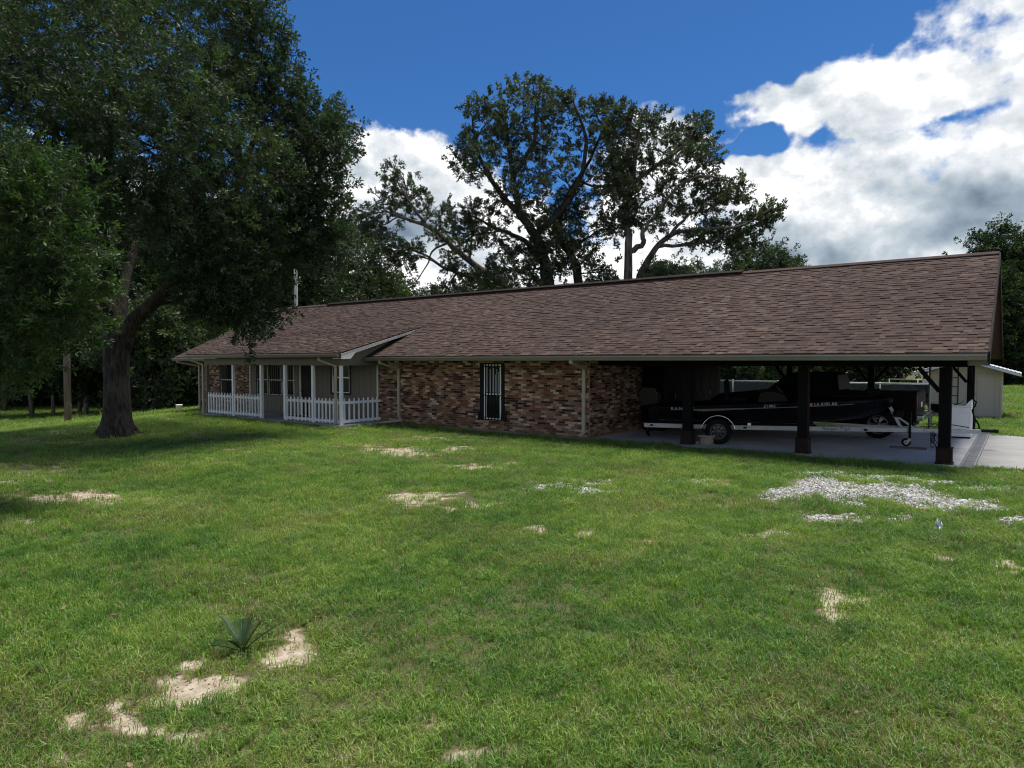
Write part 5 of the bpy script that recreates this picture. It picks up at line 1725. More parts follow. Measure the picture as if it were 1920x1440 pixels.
# ------------------------------------------------------------------ things under and around the carport
def text_mesh(name, body, mat, size, origin, xdir, ydir, parent, depth=0.0015, shear=0.0, spacing=1.0, local=True, curve_fn=None):
    """flat lettering as thin solid glyphs; origin = left foot of the line"""
    cu = bpy.data.curves.new(name, 'FONT')
    cu.body = body
    cu.size = size
    cu.extrude = depth
    cu.shear = shear
    cu.space_character = spacing
    cu.resolution_u = 3
    tmp = bpy.data.objects.new(name, cu)
    COL.objects.link(tmp)
    dg = bpy.context.evaluated_depsgraph_get()
    me = bpy.data.meshes.new_from_object(tmp.evaluated_get(dg))
    bpy.data.objects.remove(tmp)
    bpy.data.curves.remove(cu)
    xd, yd = Vector(xdir).normalized(), Vector(ydir).normalized()
    zd = xd.cross(yd)
    Mx = Matrix((xd, yd, zd)).transposed().to_4x4()
    Mx.translation = Vector(origin)
    me.transform(Mx)
    me.name = name
    me.materials.clear()
    me.materials.append(mat)
    o = bpy.data.objects.new(name, me)
    COL.objects.link(o)
    if parent is not None:
        hang(o, parent, local)
    return o

def wheel(parent, c, axis_y, R_, w, rim_r, rim_mat, spokes=8, local=True, name='wheel', dish=0.02, hub=0.05, fill=0.27):
    """tyre with tread grooves as the wheel, rim with holes as its child. axis along local y, face towards axis_y sign"""
    s = axis_y
    Mx = Matrix.Translation(c) @ Matrix.Rotation(math.pi / 2 * s, 4, 'X')
    t = MB()
    prof = [(rim_r, -w / 2 + 0.01), (rim_r + 0.02, -w / 2), (R_ - 0.035, -w / 2), (R_ - 0.008, -w / 2 + 0.02), (R_, -w / 2 + 0.04), (R_, -0.03), (R_ - 0.008, -0.026), (R_ - 0.008, -0.016), (R_, -0.012), (R_, 0.012), (R_ - 0.008, 0.016), (R_ - 0.008, 0.026), (R_, 0.03), (R_, w / 2 - 0.04), (R_ - 0.008, w / 2 - 0.02), (R_ - 0.035, w / 2), (rim_r + 0.02, w / 2), (rim_r, w / 2 - 0.01)]
    t.lathe(prof, 36, Mx)
    tyre = t.build(name, M['rubber'], parent, local)
    r = MB()
    r.lathe([(rim_r + 0.004, w / 2 + 0.002), (rim_r - 0.012, w / 2 + 0.006), (rim_r - 0.03, w / 2 - 0.012), (rim_r - 0.035, w / 2 - dish - 0.03), (rim_r - 0.035, -w / 2)], 32, Mx)
    z = w / 2 - dish - 0.02
    for i in range(spokes):
        a0, a1 = 2 * math.pi * (i - fill) / spokes, 2 * math.pi * (i + fill) / spokes
        vs = []
        for zz in (z - 0.02, z):
            for (rad, a) in ((hub, a0), (hub, a1), (rim_r - 0.034, a1 - 0.03), (rim_r - 0.034, a0 + 0.03)):
                vs.append(Mx @ Vector((math.cos(a) * rad, math.sin(a) * rad, zz + (0.015 if rad == hub else 0.0))))
        r.add(vs, [(3, 2, 1, 0), (4, 5, 6, 7), (0, 1, 5, 4), (1, 2, 6, 5), (2, 3, 7, 6), (3, 0, 4, 7)])
    r.lathe([(0.0, z + 0.045), (hub * 0.75, z + 0.04), (hub * 0.9, z + 0.02), (hub * 1.15, z + 0.004), (hub * 1.15, z - 0.02)], 20, Mx)
    for i in range(5):
        a = 2 * math.pi * i / 5
        r.lathe([(0.0, z + 0.034), (0.009, z + 0.032), (0.011, z + 0.0)], 6, Mx @ Matrix.Translation((math.cos(a) * hub * 0.98, math.sin(a) * hub * 0.98, 0)))
    o = r.build('rim', rim_mat, tyre if True else parent, True)
    return tyre

# --- boat trailer
TH = R(17.5)
TO = Vector((-6.66, 18.42, 0.021))
tl = tag(empty('boat_trailer', TO, TH), 'silver grey boat trailer with single wheel and jack under the black boat', 'trailer')
RZ0 = 0.43
for s in (-1, 1):
    fr = MB()
    pts = [(-1.95, 0.90 * s, RZ0), (0.25, 0.86 * s, RZ0), (4.86, 0.20 * s, RZ0 + 0.02)]
    for p, q in zip(pts, pts[1:]):
        fr.beam(p, q, 0.05, 0.115)
    rail = fr.build('frame_rail', M['galv'], tl, True, bevel=0.006)
tg = MB()
tg.beam((4.30, 0, RZ0 - 0.01), (6.20, 0, RZ0 + 0.01), 0.085, 0.10)
tg.build('tongue', M['galv'], tl, True, bevel=0.006)
cp = MB()
cp.beam((6.15, 0, RZ0 + 0.03), (6.45, 0, RZ0 + 0.03), 0.10, 0.07)
cp.lathe([(0.0, 0.05), (0.04, 0.045), (0.06, 0.02), (0.06, -0.04)], 16, Matrix.Translation((6.47, 0, RZ0 + 0.03)))
cp.build('coupler', M['iron'], tl, True, bevel=0.004)
for x in (-1.85, -0.5, 1.2, 2.9):
    hw = 0.88 if x < 0.3 else 0.86 - (x - 0.25) * 0.143
    MB().beam((x, -hw, RZ0 - 0.03), (x, hw, RZ0 - 0.03), 0.075, 0.05).build('crossmember', M['galv'], tl, True)
MB().beam((0, -1.0, 0.33), (0, 1.0, 0.33), 0.06, 0.06).build('axle', M['iron'], tl, True)
for s in (-1, 1):
    bk = MB().beam((-1.8, 0.52 * s, RZ0 + 0.075), (2.4, 0.46 * s, RZ0 + 0.075), 0.14, 0.06)
    bk.build('bunk', M['rubber'], tl, True, bevel=0.01)
    wheel(tl, Vector((0, 1.05 * s, 0.335)), 1 if s < 0 else -1, 0.335, 0.21, 0.20, M['galv'] if s > 0 else material('grey_steel_rim', (0.07, 0.07, 0.08), 0.45, 0.1, 8, metal=0.4), spokes=8, fill=0.36, hub=0.085)
    # round fender with lip
    fn, lip = MB(), MB()
    segs = 18
    r0 = 0.415
    for i in range(segs):
        a0, a1 = math.pi * (0.03 + 0.94 * i / segs), math.pi * (0.03 + 0.94 * (i + 1) / segs)
        y0, y1 = (0.935 * s, 1.175 * s)
        vs = []
        for rr_ in (r0, r0 + 0.008):
            for a in (a0, a1):
                for yy in (y0, y1):
                    vs.append((math.cos(a) * rr_, yy, 0.335 + math.sin(a) * rr_))
        fn.add(vs, [(0, 1, 3, 2), (4, 6, 7, 5), (1, 5, 7, 3), (0, 2, 6, 4)], 0, False)
    path = [(math.cos(math.pi * (0.03 + 0.94 * i / 24)) * (r0 + 0.006), 1.178 * s, 0.335 + math.sin(math.pi * (0.03 + 0.94 * i / 24)) * (r0 + 0.006)) for i in range(25)]
    lip.tube(path, 0.014, 8, 0)
    f_ = fn.build('fender', M['black_plastic'], tl, True)
    o = lip.build('fender_trim', M['chrome'])
    o.parent = f_
    MB().box(0.72, 0.81, 0.87 * s - 0.03, 0.87 * s + 0.03, RZ0 + 0.062, RZ0 + 0.135).build('marker_lamp', M['white_metal'], tl, True, bevel=0.01)
    MB().box(-1.99, -1.955, 0.78 * s - 0.10, 0.78 * s + 0.10, RZ0 - 0.04, RZ0 + 0.08).build('tail_lamp', M['red_lens'], tl, True, bevel=0.006)
bx = MB()
for xx in (-1.75, 0.66, 3.55):
    hw = 0.925 if xx < 0.3 else 0.925 - (xx - 0.25) * 0.143
    hw = hw - 0.008
    bx.beam((xx - 0.04, -hw, RZ0 + 0.005), (xx + 0.04, -hw + (0.012 if xx > 0.3 else 0.0), RZ0 + 0.005), 0.012, 0.05)
bx.build('bracket', M['iron'], tl, True)
# lettering on the near rail, following its taper
d_ = (Vector((4.86, -0.20, 0)) - Vector((0.25, -0.86, 0))).normalized()
n_ = Vector((d_.y, -d_.x, 0))
pt = Vector((0.25, -0.86, RZ0 - 0.025)) + d_ * 2.30 + n_ * 0.0265
text_mesh('lettering', 'Ranger Trail', M['letter_black'], 0.125, pt, d_, (0, 0, 1), tl, shear=0.1, spacing=1.05)
# winch stand, bow stop, jack, chains
wn = MB()
wn.beam((4.42, 0, RZ0 + 0.04), (4.15, 0, 1.02), 0.075, 0.075)
wn.beam((4.72, 0, RZ0 + 0.04), (4.30, 0, 0.78), 0.05, 0.05)
wn.build('winch_stand', M['galv'], tl, True, bevel=0.005)
wd_ = MB()
wd_.box(4.22, 4.46, -0.09, 0.09, 0.76, 0.90)
wd_.tube([(4.36, -0.16, 0.84), (4.36, -0.10, 0.84)], 0.09, 14)
wd_.beam((4.36, -0.17, 0.84), (4.47, -0.17, 0.99), 0.02, 0.012)
wd_.tube([(4.47, -0.18, 0.99), (4.47, -0.26, 0.99)], 0.016, 8)
wd_.build('winch', M['iron'], tl, True, bevel=0.006)
MB().tube([(4.12, -0.12, 1.04), (4.12, 0.12, 1.04)], 0.045, 12).build('bow_roller', M['rubber'], tl, True)
jk = MB()
jk.tube([(4.56, -0.30, 0.19), (4.56, -0.30, 0.86)], 0.028, 10)
jk.tube([(4.56, -0.30, 0.80), (4.56, -0.30, 0.90)], 0.04, 10)
jk.beam((4.56, -0.26, RZ0), (4.56, -0.20, RZ0), 0.10, 0.10)
jk.beam((4.56, -0.30, 0.90), (4.68, -0.36, 0.92), 0.02, 0.015)
jack = jk.build('jack', M['iron'], tl, True)
jf = MB()
for s in (-1, 1):
    jf.beam((4.56, -0.30 + 0.04 * s, 0.24), (4.50, -0.30 + 0.04 * s, 0.14), 0.006, 0.06)
o = jf.build('jack_fork', M['galv'])
o.parent = jack
jw = wheel(jack, Vector((4.48, -0.30, 0.145)), 1, 0.10, 0.05, 0.055, M['galv'], spokes=4, name='jack_wheel', dish=0.004, hub=0.02)
ch = MB()
for j, (x0, y0) in enumerate(((5.12, -0.06), (5.16, -0.06), (5.14, 0.06))):
    pth = []
    for i in range(26):
        t = i / 25
        pth.append((x0 + 0.05 * math.sin(t * 9 + j * 2) * (0.4 + t), y0 - 0.03 + 0.03 * math.cos(t * 8 + j), RZ0 - 0.06 - t * (0.33 + 0.03 * j)))
    ch.tube(pth, 0.0085, 6)
for i in range(60):                                       # coiled wiring lead
    pass
cw = MB()
cw.tube([(5.10 + 0.045 * math.cos(i * 0.9), -0.09 + 0.02 * math.sin(i * 0.5), RZ0 - 0.05 - i * 0.006 + 0.035 * math.sin(i * 0.9)) for i in range(44)], 0.007, 6)
ch.build('safety_chain', M['iron'], tl, True)
cw.build('wiring_lead', M['black_plastic'], tl, True)
cb_ = MB()
cb_.tube([(4.85, -0.05, RZ0 + 0.09), (5.2, -0.07, RZ0 + 0.10), (5.55, -0.04, RZ0 + 0.16), (5.9, 0.0, RZ0 + 0.10)], 0.012, 6)
cb_.build('cable', M['black_plastic'], tl, True)

# --- bass boat
bt = tag(empty('bass_boat', TO + Vector((0, 0, 0)), TH), 'glossy black bass boat with grey side stripe and white lettering on the trailer', 'boat')
ST = [  # x, half beam at gunwale, chine half, keel z, chine z, gunwale z
    (-1.55, 1.10, 0.92, 0.545, 0.60, 0.96), (-0.8, 1.13, 0.95, 0.54, 0.60, 1.00), (0.2, 1.14, 0.95, 0.54, 0.605, 1.055), (1.2, 1.12, 0.92, 0.54, 0.62, 1.11), (2.1, 1.02, 0.80, 0.55, 0.66, 1.16), (2.9, 0.82, 0.58, 0.60, 0.74, 1.195), (3.5, 0.56, 0.34, 0.70, 0.86, 1.215), (3.95, 0.28, 0.14, 0.86, 1.00, 1.23), (4.22, 0.05, 0.03, 1.10, 1.15, 1.235)]
def hull_pt(st, k, s):
    x, gb, cbm, kz, cz, gz_ = st
    prof = [(0.0, kz), (cbm * 0.55, kz + (cz - kz) * 0.45), (cbm, cz), (cbm + (gb - cbm) * 0.62, cz + (gz_ - cz) * 0.40), (gb, cz + (gz_ - cz) * 0.74), (gb + 0.012, gz_ - 0.045), (gb + 0.012, gz_ - 0.012), (gb - 0.03, gz_), (gb * 0.80, gz_ + 0.015)]
    y, z = prof[k]
    return Vector((x, y * s, z))
hl = MB()
NK = 9
for s in (1, -1):
    vs = [hull_pt(st, k, s) for st in ST for k in range(NK)]
    fs = []
    for i in range(len(ST) - 1):
        for k in range(NK - 1):
            q = (i * NK + k, (i + 1) * NK + k, (i + 1) * NK + k + 1, i * NK + k + 1)
            fs.append(q if s > 0 else tuple(reversed(q)))
    hl.add(vs, fs, 0, True)
tv = [hull_pt(ST[0], k, 1) for k in range(NK)] + [hull_pt(ST[0], k, -1) for k in range(NK - 1, 0, -1)]
hl.add(tv, [tuple(range(len(tv)))])
hl.build('hull', M['boat_black'], bt, True)
dk = MB()                                                  # deck, cockpit floor, consoles
dv = [hull_pt(st, 8, -1) for st in ST] + [hull_pt(st, 8, 1) for st in reversed(ST)]
dk.add([v + Vector((0, 0, -0.003)) for v in dv], [tuple(reversed(range(len(dv))))])
dk.build('deck', M['black_plastic'], bt, True)
gw = MB()
for s in (1, -1):
    gw.tube([hull_pt(st, 5, s) + Vector((0, 0.012 * s, 0.015)) for st in ST], 0.016, 8)
gw.build('rub_rail', M['rubber'], bt, True)
def hull_side(x, f, s=-1, off=0.004):
    """point on the near topside: f 0 at the knuckle, 1 at the rub rail"""
    for a, b_ in zip(ST, ST[1:]):
        if a[0] <= x <= b_[0]:
            t = (x - a[0]) / (b_[0] - a[0])
            p3 = hull_pt(a, 3, s).lerp(hull_pt(b_, 3, s), t)
            p4 = hull_pt(a, 4, s).lerp(hull_pt(b_, 4, s), t)
            p5 = hull_pt(a, 5, s).lerp(hull_pt(b_, 5, s), t)
            p = p3.lerp(p4, f / 0.55) if f < 0.55 else p4.lerp(p5, (f - 0.55) / 0.45)
            return p + Vector((0, off * s, 0.0))
stp = MB()
xs_ = [-1.15 + 0.1 * i for i in range(45)]
for x0, x1 in zip(xs_, xs_[1:]):
    def width(x):
        t = (x + 1.15) / 4.4
        return (0.20 if t < 0.18 else max(0.05, 0.20 - (t - 0.18) * 0.55)) * min(1, max(0.05, t * 6))
    vs = []
    for x in (x0, x1):
        w_ = width(x)
        lo_, hi_ = 0.56 - w_ * 1.1, 0.60
        for f in (lo_, (lo_ + hi_) / 2, hi_):
            vs.append(hull_side(x, f))
    stp.add(vs, [(0, 3, 4, 1), (1, 4, 5, 2)], 0, True)
stp.build('side_stripe', M['boat_grey'], bt, True)
def side_text(nm, body, mat, size, x, f, shear=0.2, spacing=1.0):
    a, b_ = hull_side(x, f, off=0.016), hull_side(x + 0.5, f, off=0.016)
    up = hull_side(x + 0.2, f + 0.12) - hull_side(x + 0.2, f)
    text_mesh(nm, body, mat, size, a, b_ - a, up, bt, shear=shear, spacing=spacing)
side_text('lettering', 'RANGER', M['letter_white'], 0.13, -1.22, 0.50, 0.1, 1.35)
side_text('lettering', 'Z188C', M['letter_white'], 0.10, 1.10, 0.64, 0.2, 1.1)
side_text('registration_number', 'LA 8382 BB', M['letter_white'], 0.115, 2.30, 0.62, 0.0, 1.0)
a = hull_side(2.17, 0.62, off=0.010)
b_ = hull_side(2.26, 0.62, off=0.010)
up = (hull_side(2.2, 0.80) - hull_side(2.2, 0.62)).normalized() * 0.085
MB().add([a, b_, b_ + up, a + up], [(0, 1, 2, 3)]).build('registration_sticker', M['orange'], bt, True)
# consoles, seats, trolling motor, outboard
for s in (-1, 1):
    cn = MB()
    prof = [(0.95, 1.08), (1.75, 1.10), (1.62, 1.34), (1.30, 1.42), (1.02, 1.38)]
    y0 = 0.28 * s if s > 0 else 0.28 * s - 0.55
    cn.prism(prof, 'y', y0, y0 + 0.55)
    cn.build('console', M['boat_black'], bt, True, bevel=0.03)
    ws = MB()
    ws.prism([(1.50, 1.40), (1.60, 1.345), (1.43, 1.53), (1.41, 1.53)], 'y', y0 + 0.03, y0 + 0.52)
    ws.build('windshield', M['dark_glass'], bt, True)
    st_ = MB()
    st_.box(0.25, 0.72, 0.35 * s - 0.23, 0.35 * s + 0.23, 1.07, 1.22)
    st_.prism([(0.14, 1.10), (0.26, 1.10), (0.20, 1.66), (0.10, 1.66)], 'y', 0.35 * s - 0.22, 0.35 * s + 0.22)
    st_.build('seat', M['black_plastic'], bt, True, bevel=0.04)
tm = MB()
tm.box(2.75, 3.75, -0.17, 0.03, 1.24, 1.31)
tm.tube([(2.35, -0.06, 1.40), (3.70, -0.06, 1.36)], 0.02, 8)
tm.tube([(2.25, -0.06, 1.40), (2.62, -0.06, 1.39)], 0.06, 12)
tm.box(3.60, 3.90, -0.16, 0.04, 1.32, 1.46)
tm.build('trolling_motor', M['black_plastic'], bt, True, bevel=0.015)
ob = MB()
MO = Matrix.Translation((-1.84, 0, 0.92)) @ Matrix.Rotation(R(-10), 4, 'Y')
def prism_M(m_, prof, y0, y1, Mx):
    t_ = MB().prism(prof, 'y', y0, y1)
    m_.add([Mx @ Vector(v) for v in t_.v], t_.f)
prism_M(ob, [(-0.34, 0.0), (0.20, 0.0), (0.24, 0.30), (0.16, 0.52), (-0.16, 0.60), (-0.36, 0.44)], -0.20, 0.20, MO)
oo = ob.build('outboard_motor', M['boat_black'], bt, True, bevel=0.05, seg=3)
lg = MB()
prism_M(lg, [(-0.14, 0.0), (0.14, 0.0), (0.08, -0.62), (-0.16, -0.66)], -0.075, 0.075, MO)
prism_M(lg, [(-0.34, -0.42), (0.12, -0.42), (0.12, -0.445), (-0.34, -0.445)], -0.14, 0.14, MO)
lg.tube([MO @ Vector((0.20, 0, -0.66)), MO @ Vector((0.05, 0, -0.66)), MO @ Vector((-0.25, 0, -0.66))], [0.02, 0.062, 0.05], 12)
o = lg.build('lower_unit', M['black_plastic'])
o.parent = oo
pr = MB()
for k in range(3):
    a = 2 * math.pi * k / 3
    c0 = MO @ Vector((-0.27, 0, -0.66))
    e = MO.to_3x3() @ Vector((0, math.cos(a), math.sin(a)))
    f_ = MO.to_3x3() @ Vector((0.05, -math.sin(a) * 0.10, math.cos(a) * 0.10))
    pr.add([c0 + e * 0.04 - f_ * 0.4, c0 + e * 0.04 + f_ * 0.4, c0 + e * 0.17 + f_, c0 + e * 0.20, c0 + e * 0.15 - f_], [(0, 1, 2, 3, 4)])
o = pr.build('propeller', M['chrome'])
o.parent = oo

M['dark_rim'] = material('dark_alloy', (0.16, 0.16, 0.17), 0.3, 0.1, 8, metal=0.8)
# --- dark pickup standing behind the boat, nose to the left
TY0, TY1 = 21.35, 23.25
tk = tag(empty('pickup_truck', (-5.2, 22.3, 0.02)), 'dark pickup truck parked behind the boat with its tail to the right', 'truck')
X0, X1 = -8.05, -2.28
AXF, AXR, WR_ = -6.95, -3.22, 0.40
def arch(cx, r, z0, n=10):
    return [(cx + r * math.cos(math.pi * i / n), z0 + r * math.sin(math.pi * i / n)) for i in range(n + 1)]
low = 0.52
prof = [(X1, low), (X1, 1.34), (X1 - 0.02, 1.37), (-4.22, 1.36), (-4.26, 1.33), (-6.20, 1.30), (-6.9, 1.26), (-7.75, 1.16), (X0, 0.98), (X0, low)] + list(reversed(arch(AXF, 0.50, low))) + list(reversed(arch(AXR, 0.50, low)))
bd = MB().prism(prof, 'y', TY0, TY1)
bd.build('body', M['truck_paint'], tk, bevel=0.03)
cbm = MB()
cz0, cz1 = 1.31, 1.87
vs = []
for (y0, ins) in ((TY0 + 0.06, 0.16), (TY1 - 0.06, -0.16)):
    for (x, z) in ((-6.28, cz0), (-5.62, cz1 - 0.02), (-5.3, cz1), (-4.5, cz1), (-4.32, cz1 - 0.06), (-4.24, cz0)):
        vs.append((x, y0 + (ins if z > cz0 + 0.1 else 0), z))
cbm.add(vs, [(0, 1, 2, 3, 4, 5), (11, 10, 9, 8, 7, 6), (0, 6, 7, 1), (1, 7, 8, 2), (2, 8, 9, 3), (3, 9, 10, 4), (4, 10, 11, 5)])
cbm.build('cab', M['truck_paint'], tk, bevel=0.03)
def side_y(z, near=True):
    t = (z - cz0) / (cz1 - cz0)
    return TY0 + 0.06 + 0.16 * t - 0.006
for (xa, xb, xc, xd) in ((-6.02, -5.28, -5.28, -5.60), (-5.20, -4.42, -4.52, -5.20)):
    za, zb = 1.38, 1.80
    vs = [(xa, side_y(za), za), (xb, side_y(za), za), (xc, side_y(zb), zb), (xd, side_y(zb), zb)]
    MB().add(vs, [(0, 1, 2, 3)]).build('side_window', M['dark_glass'], tk)
vs = [(-6.27, TY0 + 0.16, 1.345), (-6.27, TY1 - 0.16, 1.345), (-5.68, TY1 - 0.26, 1.835), (-5.68, TY0 + 0.26, 1.835)]
MB().add([Vector(v) + Vector((-0.012, 0, 0.004)) for v in vs], [(0, 3, 2, 1)]).build('windscreen', M['dark_glass'], tk)
bb = MB().box(X1 - 0.03, X1 + 0.16, TY0 + 0.05, TY1 - 0.05, 0.56, 0.72)
bb.build('bumper', M['chrome'], tk, bevel=0.03)
for y in (TY0 + 0.012, TY1 - 0.16):
    MB().box(X1 - 0.03, X1 + 0.012, y, y + 0.15, 0.92, 1.28).build('tail_light', M['red_lens'], tk, bevel=0.01)
MB().box(X1 + 0.001, X1 + 0.014, TY0 + 0.2, TY1 - 0.2, 0.80, 1.31).build('tailgate', M['truck_paint'], tk, bevel=0.006)
MB().box(X1 + 0.015, X1 + 0.022, TY0 + 0.80, TY0 + 1.11, 0.90, 1.05).build('number_plate', M['white_metal'], tk)
for (x, s) in ((AXF, 1), (AXR, 1), (AXF, -1), (AXR, -1)):
    y = TY0 + 0.14 if s > 0 else TY1 - 0.14
    wheel(tk, Vector((x, y, 0.02 + WR_)), s, WR_, 0.27, 0.26, M['dark_rim'], spokes=6, local=False, hub=0.07)
MB().box(-5.62, -5.45, TY0 - 0.17, TY0 - 0.02, 1.36, 1.52).build('door_mirror', M['black_plastic'], tk, bevel=0.03)
MB().box(X0 + 0.3, X1 - 0.1, TY0 + 0.3, TY1 - 0.3, 0.38, 0.54).build('chassis', M['iron'], tk)

# --- white clothes dryer at the slab's edge, control panel to the right
dy = tag(empty('clothes_dryer', (-1.45, 23.2, 0.021)), 'white clothes dryer standing at the carport edge beside the right posts', 'dryer')
dx0, dx1, dy0, dy1 = -1.80, -1.12, 22.88, 23.56
MB().box(dx0, dx1, dy0, dy1, 0.06, 0.90).build('cabinet', M['white_metal'], dy, bevel=0.012)
MB().box(dx0 + 0.02, dx1 - 0.02, dy0 + 0.02, dy1 - 0.02, 0.021, 0.058).build('base', M['iron'], dy)
MB().box(dx0 - 0.008, dx1 + 0.004, dy0 - 0.006, dy1 + 0.006, 0.905, 0.945).build('top', M['white_metal'], dy, bevel=0.01)
MB().prism([(dx1 - 0.15, 0.947), (dx1, 0.947), (dx1, 1.09), (dx1 - 0.04, 1.09)], 'y', dy0, dy1).build('control_panel', M['white_metal'], dy, bevel=0.008)
dd = MB()
dd.box(dx0 - 0.018, dx0 - 0.001, dy0 + 0.10, dy1 - 0.10, 0.30, 0.80)
dd.build('door', M['white_metal'], dy, bevel=0.006)
hs = MB()
hs.tube([(dx1 + 0.02, dy0 + 0.3, 1.10), (dx1 + 0.10, dy0 + 0.25, 1.05), (dx1 + 0.07, dy0 + 0.2, 0.92), (dx1 + 0.02, dy0 + 0.2, 0.86)], 0.02, 8)
hs.tube([(dx1 + 0.01, dy0 + 0.12, 0.85), (dx1 + 0.06, dy0 + 0.1, 0.62), (dx1 + 0.17, dy0 + 0.1, 0.42), (dx1 + 0.20, dy0 + 0.1, 0.26)], 0.022, 8)
hs.build('hose', M['black_plastic'], dy)
tw = MB()
vs = []
for i in range(5):
    for j in range(4):
        vs.append((dx1 - 0.42 + i * 0.055, dy0 + 0.12 + j * 0.08, 0.953 + 0.028 * (i / 4) ** 2 * 4 + 0.008 * ((i + j) % 2)))
tw.add(vs, [(i * 4 + j, (i + 1) * 4 + j, (i + 1) * 4 + j + 1, i * 4 + j + 1) for i in range(4) for j in range(3)])
to = tw.build('towel', M['rubber'])
tag(to, 'dark cloth lying on top of the white dryer', 'cloth')
to.modifiers.new('thick', 'SOLIDIFY').thickness = 0.008

# --- tan storage shed beyond the carport
sh = tag(empty('shed', (-1.7, 33.0, 0)), 'tan wooden shed with white tin roof behind the carport', 'shed')
sx0, sx1, sy0, sy1 = -2.95, -0.62, 31.75, 34.3
MB().box(sx0 + 0.02, sx1 - 0.02, sy0 + 0.02, sy1, -0.05, 1.78).build('wall', M['shed_wall'], sh)
xm = (sx0 + sx1) / 2
MB().prism([(sx0 + 0.02, 1.782), (sx1 - 0.02, 1.782), (xm, 2.22)], 'y', sy0 + 0.02, sy1).build('gable', M['shed_wall'], sh)
x = sx0
while x < sx1 - 0.05:
    xe = min(x + 0.30, sx1)
    if not (x > -1.66 and xe < -0.66):
        MB().box(x + 0.004, xe - 0.004, sy0, sy0 + 0.019, 0.0, 1.775).build('siding_board', M['shed_wall'], sh)
    x += 0.30
y = sy0 + 0.03
while y < sy1 - 0.05:
    MB().box(sx1 - 0.019, sx1, y + 0.004, min(y + 0.40, sy1) - 0.004, 0.0, 1.775).build('siding_board', M['shed_wall'], sh)
    y += 0.40
MB().box(sx1 - 0.05, sx1 + 0.012, sy0 - 0.012, sy0 - 0.001, 0.0, 1.78).build('corner_board', M['shed_wall'], sh)
dbm = MB()
dbm.box(-1.40, -0.82, sy0 - 0.03, sy0 - 0.002, 0.05, 1.60)
sd = dbm.build('door', M['shed_wall'], sh, bevel=0.004)
dm_ = MB()
for (x0, x1, z0, z1) in ((-1.50, -1.405, 0.03, 1.69), (-0.815, -0.70, 0.03, 1.69), (-1.405, -0.815, 1.605, 1.69)):
    dm_.box(x0, x1, sy0 - 0.022, sy0 - 0.001, z0, z1)
dm_.build('door_frame', M['shed_wall'], sh, bevel=0.003)
hn = MB()
hn.box(-1.56, -1.44, sy0 - 0.045, sy0 - 0.023, 0.90, 0.94)
hn.box(-1.54, -1.47, sy0 - 0.055, sy0 - 0.046, 0.84, 0.90)
o = hn.build('hasp', M['iron'])
o.parent = sd
for s in (-1, 1):
    xe = xm + s * 1.76
    rp = MB()
    zr_, ze = 2.30, 1.74
    ys_ = (sy0 - 0.45, sy1 + 0.3)
    rp.prism([(xm, zr_ - 0.02), (xe, ze - 0.02), (xe, ze + 0.0), (xm, zr_)] if s < 0 else [(xm, zr_), (xe, ze), (xe, ze - 0.02), (xm, zr_ - 0.02)], 'y', *ys_)
    k = 0
    for k in range(14):
        t = (k + 0.5) / 14
        cx_, cz_ = xm + (xe - xm) * t, zr_ + (ze - zr_) * t
        rp.tube([(cx_, ys_[0], cz_ + 0.004), (cx_, ys_[1], cz_ + 0.004)], 0.018, 5)
    rp.build('roof_sheet', M['tin'], sh)
    MB().beam((xm + s * 0.02, sy0 - 0.44, zr_ - 0.07), (xe - s * 0.02, sy0 - 0.44, ze - 0.07), 0.03, 0.085).build('barge_board', M['tin'], sh)
    MB().box(min(xe - s * 0.03, xe), max(xe - s * 0.03, xe), sy0 - 0.42, sy1 + 0.28, ze - 0.11, ze - 0.022).build('eave_board', M['tin'], sh)

# --- chain link fence across the back field
fe = tag(empty('chain_link_fence', (-8, 38, 0)), 'chain link fence with dark screen and pale top rail across the back field', 'fence')
FY = 38.0
tr_ = MB().tube([(-15.5, FY, 1.10), (-3.2, FY, 1.10)], 0.028, 8)
tr_.build('top_rail', M['galv'], fe)
fx = -15.5
while fx < -3.0:
    MB().tube([(fx, FY + 0.03, -0.1), (fx, FY + 0.03, 1.16)], 0.032, 8).build('fence_post', M['galv'], fe)
    fx += 2.46
M['screen'] = material('dark_screen', (0.014, 0.018, 0.020), 0.9, 0.15, 4, spec=0.05)
fx = -15.5
while fx < -4.0:
    MB().box(fx + 0.04, min(fx + 2.42, -3.25), FY + 0.012, FY + 0.018, 0.06, 1.05).build('screen_panel', M['screen'], fe)
    fx += 2.46
ln = MB()
i = -15.5
while i < -3.25:
    for sg in (1, -1):
        xa, xb = i, i + sg * 1.04
        if xb < -15.5 or xb > -3.2: continue
        ln.beam((xa, FY + 0.004 * sg, 0.04), (xb, FY + 0.004 * sg, 1.08), 0.005, 0.005, up=(0, 1, 0))
    i += 0.085
ln.build('wire_mesh', M['galv'], fe, kind='stuff')
g2_ = tag(empty('field_gate', (-3.5, 40.5, 0)), 'pale pipe gate in the field right of the chain link fence', 'gate')
gp = MB()
gp.tube([(-5.6, 40.5, 1.24), (-2.9, 40.5, 1.24)], 0.03, 8)
gp.tube([(-5.6, 40.5, 0.98), (-2.9, 40.5, 0.98)], 0.02, 8)
gp.build('rail', M['galv'], g2_)
for x in (-5.6, -4.3, -2.95):
    MB().tube([(x, 40.5, -0.1), (x, 40.5, 1.26)], 0.03, 8).build('gate_post', M['galv'], g2_)
